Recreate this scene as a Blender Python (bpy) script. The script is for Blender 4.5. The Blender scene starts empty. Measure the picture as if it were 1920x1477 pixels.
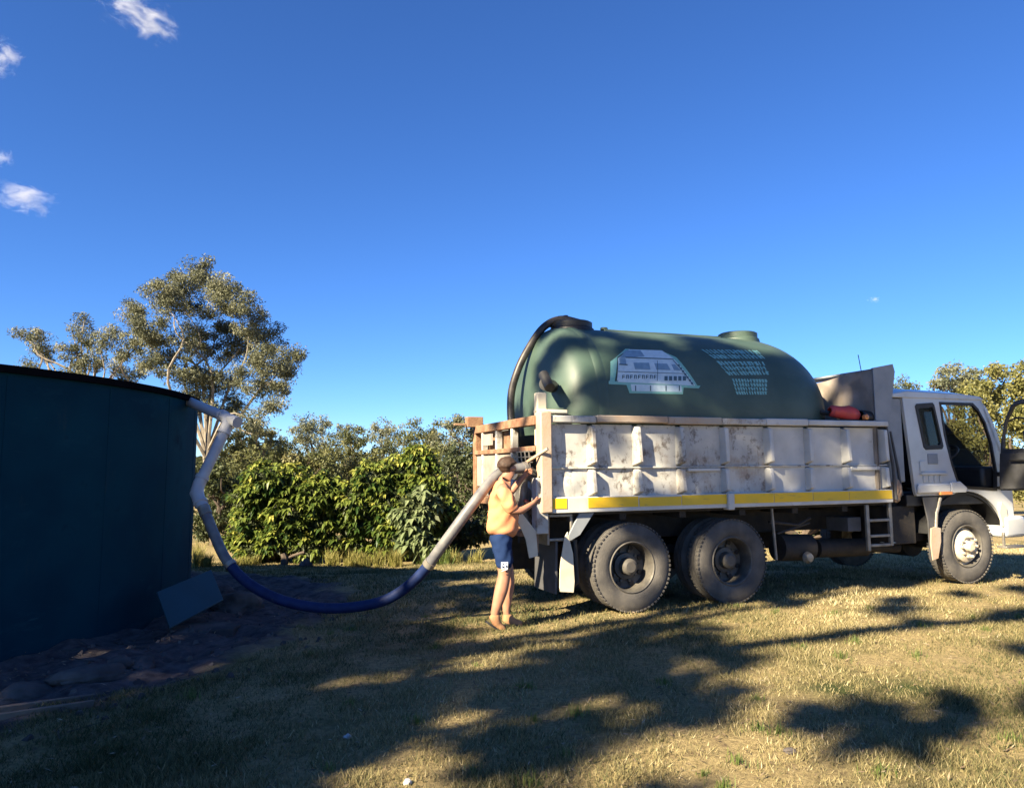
import bpy, math, random
import numpy as np
from mathutils import Vector, Matrix
from mathutils.geometry import tessellate_polygon
R = math.radians
random.seed(7)
scn = bpy.context.scene
COL = scn.collection

# ------------------------------------------------------------------ camera, light, exposure
CAM_H, FPX, CX, CY = 1.61, 1423.0, 960.0, 738.5
PITCH = math.atan((885 - 738.5) / FPX)
cam = bpy.data.cameras.new('camera'); cam.sensor_width = 36; cam.lens = 36 * FPX / 1920
cam.clip_end = 6000; cam.clip_start = 0.05
camo = bpy.data.objects.new('camera', cam); COL.objects.link(camo)
camo.location = (0, 0, CAM_H); camo.rotation_euler = (math.pi / 2 + PITCH, 0, 0)
scn.camera = camo
SUN_B, SUN_E = R(224), R(31)
S = Vector((math.sin(SUN_B) * math.cos(SUN_E), math.cos(SUN_B) * math.cos(SUN_E), math.sin(SUN_E)))
w = bpy.data.worlds.new('World'); scn.world = w; w.use_nodes = True
sky = w.node_tree.nodes.new('ShaderNodeTexSky'); sky.sky_type = 'NISHITA'; sky.sun_disc = False
sky.sun_elevation = SUN_E; sky.sun_rotation = SUN_B
sky.air_density = 1.0; sky.dust_density = 0.0; sky.ozone_density = 9; sky.altitude = 2000
hs = w.node_tree.nodes.new('ShaderNodeHueSaturation'); hs.inputs['Saturation'].default_value = 1.07; hs.inputs['Hue'].default_value = .506
w.node_tree.links.new(sky.outputs[0], hs.inputs['Color']); w.node_tree.links.new(hs.outputs[0], w.node_tree.nodes['Background'].inputs[0])
w.node_tree.nodes['Background'].inputs[1].default_value = 0.05
sl = bpy.data.lights.new('sun', 'SUN'); sl.energy = 5.0; sl.angle = R(0.55); sl.color = (1.0, 0.85, 0.60)
so = bpy.data.objects.new('sun', sl); COL.objects.link(so)
so.rotation_euler = S.to_track_quat('Z', 'Y').to_euler(); so.location = S * 50
scn.view_settings.view_transform = 'Standard'; scn.view_settings.look = 'None'
scn.view_settings.exposure = 2.1; scn.view_settings.gamma = 1.0; scn.view_settings.use_curve_mapping = False

def at(px, py, Y):
    """point of the place at distance Y that the photograph shows at px, py"""
    dx = (px - CX) / FPX; dv = (CY - py) / FPX
    d = Vector((dx, math.cos(PITCH) - dv * math.sin(PITCH), math.sin(PITCH) + dv * math.cos(PITCH)))
    return Vector((0, 0, CAM_H)) + d * (Y / d.y)

# ------------------------------------------------------------------ ground height
_rs = np.random.RandomState(3)
_W = [(_rs.uniform(0, 2 * np.pi), f, _rs.uniform(0, 6.28), a) for f, a in
      [(0.35, .02), (0.6, .018), (1.1, .012), (1.7, .010), (2.6, .007), (4.1, .006), (5.3, .005), (7.9, .004), (9.7, .003), (13., .0025)]]
def sstep(a, b, x):
    t = np.clip((x - a) / (b - a), 0, 1); return t * t * (3 - 2 * t)
TC = (-8.5, 9.0); TR = 4.4; TH_ = 2.575
def gh(x, y):
    x = np.asarray(x, float); y = np.asarray(y, float)
    z = 0.0105 * np.clip(x, -3, 9) - 0.42 * sstep(11, 18, y) * (1 - 0.8 * sstep(2, 7, x)) - 0.5 * sstep(20, 60, y)
    near = 1 - sstep(25, 60, np.hypot(x, y))
    n = 0
    for a, f, p, am in _W:
        n = n + am * np.sin(f * (x * math.cos(a) + y * math.sin(a)) + p + 1.3 * np.sin(0.7 * f * (x * math.sin(a) - y * math.cos(a)) + p * 2))
    # lumpy spoil around the big tank
    d = np.hypot(x - TC[0], y - TC[1]) - TR
    m = (1 - sstep(1.5, 2.6, d))
    l = 0.05 * np.sin(5.1 * x + 1.7 * y + 2 * np.sin(2.3 * y)) * np.sin(3.7 * y - 1.1 * x) + 0.03 * np.sin(11 * x + 4 * y) * np.sin(9 * y - 5 * x)
    bank = 0.10 * sstep(2.0, 1.3, d) * 0
    return z + n * near * 0.8 + m * (l - 0.03)
def g1(x, y): return float(gh(x, y))

# ------------------------------------------------------------------ materials
def nn(nt, t, **k):
    n = nt.nodes.new(t)
    for a, b in k.items(): setattr(n, a, b)
    return n
def mat(name, c1, c2=None, scale=6, rough=.7, metal=0, bump=0, bscale=40, spots=None, coord='Object', spec=.4, detail=6, lo=.35, hi=.65, coat=0):
    m = bpy.data.materials.new(name); m.use_nodes = True; nt = m.node_tree; L = nt.links.new
    b = nt.nodes['Principled BSDF']; b.inputs['Roughness'].default_value = rough; b.inputs['Metallic'].default_value = metal
    b.inputs['Specular IOR Level'].default_value = spec; b.inputs['Coat Weight'].default_value = coat
    tc = nn(nt, 'ShaderNodeTexCoord'); out = tc.outputs[coord]
    c2 = c2 or tuple(x * .8 for x in c1)
    n = nn(nt, 'ShaderNodeTexNoise'); n.inputs['Scale'].default_value = scale; n.inputs['Detail'].default_value = detail; L(out, n.inputs['Vector'])
    r = nn(nt, 'ShaderNodeMapRange'); r.inputs[1].default_value = lo; r.inputs[2].default_value = hi; L(n.outputs[0], r.inputs[0])
    mx = nn(nt, 'ShaderNodeMix', data_type='RGBA'); mx.inputs[6].default_value = (*c1, 1); mx.inputs[7].default_value = (*c2, 1); L(r.outputs[0], mx.inputs[0])
    last = mx.outputs[2]
    for sp in (spots or []):          # (colour, scale, lo, hi, strength)
        c, s_, a_, b_, st = sp[:5]
        n2 = nn(nt, 'ShaderNodeTexNoise'); n2.inputs['Scale'].default_value = s_; n2.inputs['Detail'].default_value = 9; n2.inputs['Roughness'].default_value = .7
        if len(sp) > 5:
            mp = nn(nt, 'ShaderNodeMapping'); mp.inputs['Scale'].default_value = sp[5]; L(out, mp.inputs[0]); L(mp.outputs[0], n2.inputs['Vector'])
        else: L(out, n2.inputs['Vector'])
        r2 = nn(nt, 'ShaderNodeMapRange'); r2.inputs[1].default_value = a_; r2.inputs[2].default_value = b_; r2.inputs[4].default_value = st; L(n2.outputs[0], r2.inputs[0])
        m2 = nn(nt, 'ShaderNodeMix', data_type='RGBA'); L(last, m2.inputs[6]); m2.inputs[7].default_value = (*c, 1); L(r2.outputs[0], m2.inputs[0]); last = m2.outputs[2]
    L(last, b.inputs['Base Color'])
    if bump:
        nb = nn(nt, 'ShaderNodeTexNoise'); nb.inputs['Scale'].default_value = bscale; nb.inputs['Detail'].default_value = 8; L(out, nb.inputs['Vector'])
        bp = nn(nt, 'ShaderNodeBump'); bp.inputs['Strength'].default_value = min(1, bump); bp.inputs['Distance'].default_value = .01; L(nb.outputs[0], bp.inputs['Height']); L(bp.outputs[0], b.inputs['Normal'])
    return m
def leaf_mat(name, ca, cb, cc=None, trans=.3, rough=.55):
    m = bpy.data.materials.new(name); m.use_nodes = True; nt = m.node_tree; L = nt.links.new
    b = nt.nodes['Principled BSDF']; b.inputs['Roughness'].default_value = rough; b.inputs['Specular IOR Level'].default_value = .35
    at_ = nn(nt, 'ShaderNodeAttribute', attribute_name='tone')
    cr = nn(nt, 'ShaderNodeValToRGB'); cr.color_ramp.elements[0].color = (*ca, 1); cr.color_ramp.elements[1].color = (*cb, 1)
    if cc: e = cr.color_ramp.elements.new(.8); e.color = (*cb, 1); cr.color_ramp.elements[2].color = (*cc, 1)
    L(at_.outputs['Fac'], cr.inputs[0]); L(cr.outputs[0], b.inputs['Base Color'])
    t = nn(nt, 'ShaderNodeBsdfTranslucent'); L(cr.outputs[0], t.inputs[0])
    mx = nn(nt, 'ShaderNodeMixShader'); mx.inputs[0].default_value = trans
    L(b.outputs[0], mx.inputs[1]); L(t.outputs[0], mx.inputs[2]); L(mx.outputs[0], nt.nodes['Material Output'].inputs[0])
    return m

M = {}
M['tray'] = mat('tray_paint', (.50, .49, .45), (.36, .36, .345), 3, .6, bump=.25, bscale=9, spots=[
    ((.07, .045, .03), 7, .53, .66, .9, (1.2, 1, 1.0)), ((.24, .155, .09), 2.2, .50, .68, .7), ((.05, .04, .035), 30, .66, .70, .8), ((.12, .10, .08), 6, .58, .70, .5, (3, 1, .45))])
M['tray_clean'] = mat('tray_paint_cleaner', (.54, .53, .50), (.43, .43, .41), 4, .55, bump=.2, bscale=8, spots=[((.25, .19, .12), 9, .62, .72, .5), ((.05, .04, .035), 34, .70, .73, .8)])
M['rail'] = mat('rusty_rail', (.40, .26, .16), (.37, .32, .26), 2.5, .7, bump=.3, spots=[((.16, .07, .03), 14, .6, .7, .8)])
M['rust'] = mat('rust_brown', (.19, .09, .05), (.27, .17, .10), 7, .85, bump=.6, bscale=60, spots=[((.08, .04, .02), 20, .55, .68, .8)])
M['yellow'] = mat('yellow_tape', (.78, .47, .01), (.62, .42, .03), 3, .45, spots=[((.20, .17, .10), 10, .58, .68, .7, (.5, 1, 3))])
M['cab'] = mat('cab_paint', (.50, .51, .51), (.43, .44, .44), 3, .3, spec=.5, coat=.3, spots=[((.25, .21, .16), 6, .62, .75, .4)])
M['cabdark'] = mat('cab_shadow_panel', (.24, .26, .28), (.19, .21, .23), 4, .5)  # darkened cab paint, with the shade of recessed panels put into the colour
M['matt'] = mat('matt_black', (.004, .005, .006), (.006, .006, .008), 8, .95, spec=0)
M['black'] = mat('black_plastic', (.012, .012, .014), (.02, .02, .02), 8, .5)
M['trim'] = mat('grey_trim', (.07, .07, .075), (.05, .05, .05), 8, .6)
M['frame'] = mat('greasy_frame', (.016, .015, .015), (.035, .028, .022), 8, .75, bump=.5)
M['steel'] = mat('dull_steel', (.30, .28, .25), (.20, .18, .15), 9, .5, metal=.5, bump=.3)
M['tyre'] = mat('dusty_tyre', (.055, .052, .050), (.10, .092, .082), 5, .85, bump=.5, bscale=80, spots=[((.17, .15, .12), 3, .55, .72, .5)])
M['rim'] = mat('dusty_rim', (.07, .065, .06), (.13, .12, .10), 7, .6, metal=.2, spots=[((.06, .05, .045), 12, .5, .65, .7)])
M['rimcream'] = mat('cream_rim', (.60, .54, .42), (.45, .38, .28), 9, .6, bump=.4, spots=[((.10, .06, .04), 18, .58, .68, .9)])
M['cream'] = mat('cream_panel', (.62, .56, .42), (.5, .44, .34), 5, .6)
M['tank'] = mat('green_tank_plastic', (.040, .070, .056), (.06, .092, .072), 2.5, .5, spec=.4, bump=.12, bscale=5, spots=[((.16, .18, .15), 3, .6, .8, .35, (.4, 1, 1))])
M['tankend'] = mat('pale_tank_end', (.15, .175, .165), (.11, .13, .12), 3, .6, spec=.5, bump=.1, bscale=6)
M['hose'] = mat('black_hose', (.020, .018, .018), (.045, .04, .035), 12, .45)
M['bluehose'] = mat('blue_hose', (.004, .012, .055), (.008, .020, .08), 10, .65, spec=.25, spots=[((.10, .09, .08), 14, .6, .75, .5)])
M['greyhose'] = mat('worn_grey_hose', (.10, .10, .11), (.17, .165, .16), 10, .45)
M['pvc'] = mat('pvc_white', (.40, .41, .42), (.34, .35, .37), 6, .4)
M['navy'] = mat('navy_tank_wall', (.003, .027, .045), (.0045, .042, .062), 1.1, .8, spec=.05, bump=.3, bscale=3, spots=[((.012, .055, .075), 1.4, .56, .72, .7, (1, 1, 2.5)), ((.001, .005, .012), 1.1, .6, .75, .7), ((.03, .08, .10), 9, .64, .72, .5, (.4, .4, 3)), ((.05, .055, .05), 3.5, .62, .75, .4, (1, 1, .3))])
M['teal'] = mat('teal_sheet', (.004, .034, .048), (.006, .042, .06), 2, .6, spots=[((.05, .06, .06), 6, .6, .72, .5)])
M['logo_pale'] = mat('decal_pale', (.50, .62, .66), (.42, .54, .60), 20, .5)
M['logo_mint'] = mat('decal_mint', (.16, .40, .34), (.22, .42, .38), 20, .5)
M['logo_cyan'] = mat('decal_cyan', (.22, .46, .44), (.12, .30, .30), 60, .5)
M['logo_dark'] = mat('decal_dark', (.05, .10, .13), (.07, .12, .15), 20, .5)
M['logo_blue'] = mat('decal_blue', (.19, .30, .40), (.15, .25, .33), 20, .5)
M['red'] = mat('red_pump', (.55, .06, .05), (.40, .05, .05), 6, .5)
M['orange'] = mat('orange_lens', (.65, .25, .08), (.55, .2, .06), 9, .3)
M['redlens'] = mat('red_lens', (.35, .03, .02), (.3, .02, .02), 9, .3)
M['head'] = mat('headboard_panel', (.33, .28, .24), (.20, .17, .14), 3.5, .55, spots=[((.22, .15, .10), 4, .58, .72, .5)])
M['skin'] = mat('skin', (.36, .18, .115), (.30, .145, .09), 12, .55, spec=.3)
M['shirt'] = mat('orange_shirt', (.62, .27, .135), (.54, .225, .11), 6, .85, bump=.5, bscale=12, spec=.1)
M['shorts'] = mat('navy_shorts', (.008, .020, .065), (.012, .027, .08), 6, .85, bump=.5, bscale=14, spec=.1)
M['hair'] = mat('brown_hair', (.03, .016, .010), (.05, .026, .015), 40, .7)
M['boot'] = mat('tan_boot', (.36, .19, .09), (.28, .14, .07), 12, .8, bump=.5)
M['white'] = mat('white_print', (.7, .72, .75), (.65, .66, .7), 20, .6)
M['seat'] = mat('seat_cloth', (.015, .016, .024), (.024, .025, .035), 12, .9)
M['bark'] = mat('gum_bark', (.26, .225, .18), (.13, .11, .085), 5, .85, bump=.6, bscale=20)
M['barkdark'] = mat('dark_bark', (.10, .075, .055), (.06, .045, .035), 8, .9, bump=.6, bscale=20)
M['rock'] = mat('grey_rock', (.11, .095, .09), (.05, .045, .045), 4, .95, bump=1, bscale=22, spec=.1)
M['plank'] = mat('old_plank', (.20, .15, .11), (.12, .09, .07), 6, .85, bump=.5)
M['rag'] = mat('muddy_cloth', (.22, .14, .10), (.35, .26, .18), 14, .95, bump=.8)
def glass(name, tint, alpha):
    m = bpy.data.materials.new(name); m.use_nodes = True; nt = m.node_tree; L = nt.links.new
    nt.nodes.remove(nt.nodes['Principled BSDF'])
    g = nn(nt, 'ShaderNodeBsdfGlossy'); g.inputs['Roughness'].default_value = .05; g.inputs[0].default_value = (.8, .85, .9, 1)
    t = nn(nt, 'ShaderNodeBsdfTransparent'); t.inputs[0].default_value = (*tint, 1)
    f = nn(nt, 'ShaderNodeFresnel'); f.inputs[0].default_value = 1.45
    mx = nn(nt, 'ShaderNodeMixShader'); L(f.outputs[0], mx.inputs[0]); L(t.outputs[0], mx.inputs[1]); L(g.outputs[0], mx.inputs[2])
    d = nn(nt, 'ShaderNodeBsdfDiffuse'); d.inputs[0].default_value = (.35, .36, .3, 1)
    m2 = nn(nt, 'ShaderNodeMixShader'); m2.inputs[0].default_value = alpha; L(mx.outputs[0], m2.inputs[1]); L(d.outputs[0], m2.inputs[2])
    L(m2.outputs[0], nt.nodes['Material Output'].inputs[0]); return m
M['glass'] = glass('dusty_windscreen_glass', (.92, .94, .90), .13)
M['glassd'] = glass('clear_tinted_glass', (.45, .55, .58), .04)

# ------------------------------------------------------------------ mesh helpers
class MB:
    def __init__(s): s.v = []; s.f = []; s.mi = []; s.cur = 0
    def add(s, vs, fs):
        o = len(s.v); s.v += [tuple(p) for p in vs]; s.f += [tuple(i + o for i in f) for f in fs]; s.mi += [s.cur] * len(fs); return s
    def box(s, x0, x1, y0, y1, z0, z1, mx=None):
        vs = [Vector((x, y, z)) for z in (z0, z1) for y in (y0, y1) for x in (x0, x1)]
        if mx: vs = [mx @ p for p in vs]
        return s.add(vs, [(0, 2, 3, 1), (4, 5, 7, 6), (0, 1, 5, 4), (2, 6, 7, 3), (0, 4, 6, 2), (1, 3, 7, 5)])
    def tube(s, pts, r, n=12, caps=True):
        pts = [Vector(p) for p in pts]; k = len(pts); rr = r if isinstance(r, (list, tuple)) else [r] * k
        T = [(pts[min(i + 1, k - 1)] - pts[max(i - 1, 0)]).normalized() for i in range(k)]
        u = T[0].orthogonal().normalized(); vs = []
        for i in range(k):
            u = (u - T[i] * u.dot(T[i])).normalized(); v = T[i].cross(u)
            for j in range(n):
                a = 2 * math.pi * j / n; vs.append(pts[i] + (u * math.cos(a) + v * math.sin(a)) * rr[i])
        fs = [(i * n + j, i * n + (j + 1) % n, (i + 1) * n + (j + 1) % n, (i + 1) * n + j) for i in range(k - 1) for j in range(n)]
        if caps: fs += [tuple(range(n))[::-1], tuple((k - 1) * n + j for j in range(n))]
        return s.add(vs, fs)
    def lathe(s, prof, mx=None, n=32, close=False, caps=False):
        """prof: (radius, z) around local z"""
        k = len(prof); vs = []
        for r, z in prof:
            for j in range(n):
                a = 2 * math.pi * j / n; p = Vector((r * math.cos(a), r * math.sin(a), z)); vs.append(mx @ p if mx else p)
        kk = k if close else k - 1
        fs = [(i * n + j, i * n + (j + 1) % n, ((i + 1) % k) * n + (j + 1) % n, ((i + 1) % k) * n + j) for i in range(kk) for j in range(n)]
        if caps: fs += [tuple(range(n))[::-1], tuple((k - 1) * n + j for j in range(n))]
        return s.add(vs, fs)
    def plate(s, outline, holes, fn, d0, d1):
        """flat plate from 2D outline with holes; fn(a, b, d) -> point"""
        loops = [outline] + list(holes)
        flat = [p for l in loops for p in l]
        tr_ = tessellate_polygon([[Vector((a, b, 0)) for a, b in l] for l in loops])
        n = len(flat); vs = [fn(a, b, d0) for a, b in flat] + [fn(a, b, d1) for a, b in flat]
        fs = [tuple(t) for t in tr_] + [tuple(i + n for i in t[::-1]) for t in tr_]
        o = 0
        for l in loops:
            k = len(l)
            for i in range(k): fs.append((o + i, o + (i + 1) % k, n + o + (i + 1) % k, n + o + i))
            o += k
        return s.add(vs, fs)
    def build(s, name, m, parent=None, bevel=0, smooth=True, angle=35, loc=None):
        me = bpy.data.meshes.new(name); me.from_pydata([tuple(p) for p in s.v], [], s.f)
        ms = m if isinstance(m, list) else [m]
        for x in ms: me.materials.append(x)
        if len(ms) > 1: me.polygons.foreach_set('material_index', s.mi)
        import bmesh
        bm = bmesh.new(); bm.from_mesh(me); bmesh.ops.recalc_face_normals(bm, faces=bm.faces); bm.to_mesh(me); bm.free()
        if smooth: me.polygons.foreach_set('use_smooth', [True] * len(me.polygons)); me.set_sharp_from_angle(angle=R(angle))
        o = bpy.data.objects.new(name, me); COL.objects.link(o)
        if loc is not None: o.location = loc
        if parent: o.parent = parent
        if bevel:
            b = o.modifiers.new('bevel', 'BEVEL'); b.width = bevel; b.segments = 2; b.limit_method = 'ANGLE'; b.angle_limit = R(40); b.harden_normals = False
        return o
def tag(o, label=None, cat=None, group=None, kind=None):
    if label: o['label'] = label
    if cat: o['category'] = cat
    if group: o['group'] = group
    if kind: o['kind'] = kind
    return o
def empty(name, loc=(0, 0, 0), rz=0):
    o = bpy.data.objects.new(name, None); COL.objects.link(o); o.location = loc; o.rotation_euler = (0, 0, rz); o.empty_display_size = .2
    return o
def cm(pts, n=10):
    """Catmull-Rom through pts"""
    P = [Vector(p) for p in pts]; P = [P[0] * 2 - P[1]] + P + [P[-1] * 2 - P[-2]]; out = []
    for i in range(1, len(P) - 2):
        for k in range(n):
            t = k / n; a, b, c, d = P[i - 1:i + 3]
            out.append(.5 * ((2 * b) + (c - a) * t + (2 * a - 5 * b + 4 * c - d) * t * t + (3 * b - a - 3 * c + d) * t ** 3))
    out.append(P[-2]); return out
def npmesh(name, V, Fq, k, m, tone=None, smooth=False, parent=None):
    """V (n,3) numpy, Fq flat index array, k verts per face"""
    me = bpy.data.meshes.new(name); nf = len(Fq) // k
    me.vertices.add(len(V)); me.vertices.foreach_set('co', V.astype(np.float32).ravel())
    me.loops.add(len(Fq)); me.loops.foreach_set('vertex_index', Fq.astype(np.int32))
    me.polygons.add(nf); me.polygons.foreach_set('loop_start', np.arange(0, nf * k, k, dtype=np.int32)); me.polygons.foreach_set('loop_total', np.full(nf, k, np.int32))
    if smooth: me.polygons.foreach_set('use_smooth', np.ones(nf, bool))
    me.update(calc_edges=True)
    if tone is not None:
        a = me.attributes.new('tone', 'FLOAT', 'FACE'); a.data.foreach_set('value', tone.astype(np.float32))
    me.materials.append(m)
    o = bpy.data.objects.new(name, me); COL.objects.link(o)
    if parent: o.parent = parent
    return o

# ------------------------------------------------------------------ ground
def ground_material():
    m = bpy.data.materials.new('dry_grass_ground'); m.use_nodes = True; nt = m.node_tree; L = nt.links.new
    b = nt.nodes['Principled BSDF']; b.inputs['Roughness'].default_value = .95; b.inputs['Specular IOR Level'].default_value = .1
    g = nn(nt, 'ShaderNodeNewGeometry')
    def noise(s, d=8, ro=.6):
        n = nn(nt, 'ShaderNodeTexNoise'); n.inputs['Scale'].default_value = s; n.inputs['Detail'].default_value = d; n.inputs['Roughness'].default_value = ro; L(g.outputs['Position'], n.inputs['Vector']); return n.outputs[0]
    def mr(x, a, c):
        r = nn(nt, 'ShaderNodeMapRange'); r.inputs[1].default_value = a; r.inputs[2].default_value = c; L(x, r.inputs[0]); return r.outputs[0]
    def mix(f, a, c):
        x = nn(nt, 'ShaderNodeMix', data_type='RGBA'); L(f, x.inputs[0])
        for i, v in ((6, a), (7, c)):
            if isinstance(v, tuple): x.inputs[i].default_value = (*v, 1)
            else: L(v, x.inputs[i])
        return x.outputs[2]
    straw = mix(mr(noise(30), .35, .65), (.35, .275, .135), (.20, .155, .08))
    green = mix(mr(noise(24), .35, .65), (.06, .075, .025), (.035, .045, .018))
    c = mix(mr(noise(.55), .52, .66), straw, green)
    c = mix(mr(noise(7), .60, .72), c, (.12, .085, .055))
    # bare soil round the tank
    vm = nn(nt, 'ShaderNodeVectorMath', operation='SUBTRACT'); L(g.outputs['Position'], vm.inputs[0]); vm.inputs[1].default_value = (TC[0], TC[1], 0)
    sp = nn(nt, 'ShaderNodeSeparateXYZ'); L(vm.outputs[0], sp.inputs[0])
    cx = nn(nt, 'ShaderNodeCombineXYZ'); L(sp.outputs[0], cx.inputs[0]); L(sp.outputs[1], cx.inputs[1])
    ln = nn(nt, 'ShaderNodeVectorMath', operation='LENGTH'); L(cx.outputs[0], ln.inputs[0])
    ad = nn(nt, 'ShaderNodeMath', operation='MULTIPLY_ADD'); L(noise(1.6), ad.inputs[0]); ad.inputs[1].default_value = 1.6; L(ln.outputs['Value'], ad.inputs[2])
    soil = mix(mr(noise(9), .35, .65), (.12, .105, .105), (.05, .045, .05))
    c = mix(mr(ad.outputs[0], TR + 2.55, TR + 3.0), soil, c)
    L(c, b.inputs['Base Color'])
    bp = nn(nt, 'ShaderNodeBump'); bp.inputs['Strength'].default_value = .9; bp.inputs['Distance'].default_value = .03; L(noise(38, 10, .75), bp.inputs['Height']); L(bp.outputs[0], b.inputs['Normal'])
    return m
def axis(lo, hi, step, far):
    c = list(np.arange(lo, hi + 1e-6, step)); a = [c[0]]; b = [c[-1]]; d = step
    while b[-1] < far: d *= 1.35; b.append(b[-1] + d)
    d = step
    while a[-1] > -far: d *= 1.35; a.append(a[-1] - d)
    return np.array(a[1:][::-1] + c + b[1:])
xs = axis(-9, 10, .07, 3500); ys = axis(2.5, 18, .07, 3500)
X, Y = np.meshgrid(xs, ys); Z = gh(X, Y)
V = np.stack([X, Y, Z], -1).reshape(-1, 3); nx, ny = len(xs), len(ys)
i = np.arange(ny - 1)[:, None] * nx + np.arange(nx - 1)[None]; F = np.stack([i, i + 1, i + nx + 1, i + nx], -1).ravel()
gm = ground_material()
tag(npmesh('ground', V, F, 4, gm, smooth=True), 'dry uneven paddock ground', kind='structure')
# grass blades
rs = np.random.RandomState(11)
def grass(n, y0, y1, hmin, hmax, wd, name, pw=1.0):
    y = y0 + (y1 - y0) * rs.rand(n) ** pw; x = (rs.rand(n) * 2 - 1) * (0.80 * y + .8)
    d = np.hypot(x - TC[0], y - TC[1]) - TR
    nz = lambda f, p: (np.sin(f * x + p) * np.sin(f * .9 * y + 2 * p) + np.sin(f * 1.7 * (x * .6 + y * .8) + p * 3) * np.sin(f * 2.1 * (y * .7 - x * .7) + p)) * .5
    clump = nz(3.1, 1.) * .5 + nz(9.3, 2.) * .5 + nz(1.1, .3) * .3
    keep = (d > 2.0 + .5 * nz(2.0, .7)) & (rs.rand(n) < np.clip(.55 + .7 * clump, .12, 1))
    # nothing grows under the wheels
    x, y, clump = x[keep], y[keep], clump[keep]; n = len(x)
    green = nz  # tone
    gz = (np.sin(.9 * x + 1.1) * np.sin(.8 * y + .4) + .6 * np.sin(2.3 * x - 1.2 * y) ) * .6 - .10 * (x - 0)
    tone = np.clip(.42 + .5 * (gz > .35) * 0 - .35 * gz + .25 * rs.randn(n), 0, 1)
    h = (hmin + (hmax - hmin) * rs.rand(n)) * np.clip(1 + .8 * clump, .4, 2)
    a = rs.rand(n) * 6.283; lean = h * (.2 + .9 * rs.rand(n)); b_ = rs.rand(n) * 6.283
    z = gh(x, y) - .004
    base = np.stack([x, y, z], -1); wv = np.stack([np.cos(a), np.sin(a), 0 * a], -1) * (wd * (.6 + .8 * rs.rand(n)))[:, None] * .5
    tip = base + np.stack([np.cos(b_) * lean, np.sin(b_) * lean, h], -1)
    V = np.stack([base - wv, base + wv, tip], 1).reshape(-1, 3)
    return V, tone
g_a = grass(420000, 3.2, 8.5, .012, .05, .006, 'g', 1.2)
g_b = grass(300000, 7, 17.5, .02, .055, .012, 'g', .9)
V = np.concatenate([g_a[0], g_b[0]]); tn = np.concatenate([g_a[1], g_b[1]])
M['grass'] = leaf_mat('grass_blades', (.035, .052, .016), (.30, .245, .115), (.48, .41, .24), .25, .8)
tag(npmesh('grass', V, np.arange(len(V)), 3, M['grass'], tn), 'short dry straw and green grass', 'grass', kind='stuff')
# longer tufts
def tufts(cen, name, hh, nb, spread, m, wd=.012, droop=.6):
    Vs = []; Ts = []
    for (x, y, s_) in cen:
        n = int(nb * s_); r = np.abs(rs.randn(n)) * spread * s_; a = rs.rand(n) * 6.283
        bx, by = x + r * np.cos(a), y + r * np.sin(a); h = hh * s_ * (.4 + .8 * rs.rand(n)); out = rs.rand(n) * 6.283; le = h * droop * rs.rand(n)
        z = gh(bx, by); wv = np.stack([-np.sin(out), np.cos(out), 0 * out], -1) * wd * .5
        B = np.stack([bx, by, z], -1); O = np.stack([np.cos(out), np.sin(out), 0 * out], -1)
        m1 = B + O * (le * .35)[:, None] + np.array([0, 0, 1.]) * (h * .6)[:, None]; tp = B + O * le[:, None] + np.array([0, 0, 1.]) * h[:, None]
        Vs.append(np.stack([B - wv, B + wv, m1 + wv * .7, m1 - wv * .7, m1 - wv * .7, m1 + wv * .7, tp, tp], 1).reshape(-1, 3)); t = np.clip(.5 + .3 * rs.randn(n), 0, 1); Ts.append(np.repeat(t, 2))
    V = np.concatenate(Vs); return npmesh(name, V, np.arange(len(V)), 4, m, np.concatenate(Ts))
M['weed'] = leaf_mat('weed_green', (.05, .09, .02), (.16, .20, .05), None, .3)
cen = [(rs.uniform(-.8, .8) * yy, yy, rs.uniform(.5, 1.1)) for yy in rs.uniform(3.4, 9, 70)]
cen = [c for c in cen if math.hypot(c[0] - TC[0], c[1] - TC[1]) > TR + 2.3]
tag(tufts(cen, 'weeds', .07, 60, .06, M['weed'], .005), 'small green weeds scattered in the dry grass', 'weeds', kind='stuff')

# fallen gum leaves and bits of straw
n_l = 4500; yl = 3.3 + 8.5 * rs.rand(n_l) ** 1.3; xl = (rs.rand(n_l) * 2 - 1) * (.8 * yl + .5); al = rs.rand(n_l) * 6.283; ll_ = .010 + .018 * rs.rand(n_l); wl = ll_ * .22
zl = gh(xl, yl) + .012 + .02 * rs.rand(n_l); P_0 = np.stack([xl, yl, zl], -1); dx_ = np.stack([np.cos(al), np.sin(al), .3 * rs.randn(n_l)], -1); dy_ = np.stack([-np.sin(al), np.cos(al), .3 * rs.randn(n_l)], -1)
V = np.stack([P_0 - dx_ * ll_[:, None], P_0 - dy_ * wl[:, None], P_0 + dx_ * ll_[:, None], P_0 + dy_ * wl[:, None]], 1).reshape(-1, 3)
M['litter'] = leaf_mat('dry_leaf_litter', (.06, .04, .025), (.22, .16, .10), (.38, .32, .23), .1, .8)
tag(npmesh('leaf_litter', V, np.arange(len(V)), 4, M['litter'], rs.rand(n_l)), 'dry fallen gum leaves scattered over the grass', 'leaf litter', kind='stuff')

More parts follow.
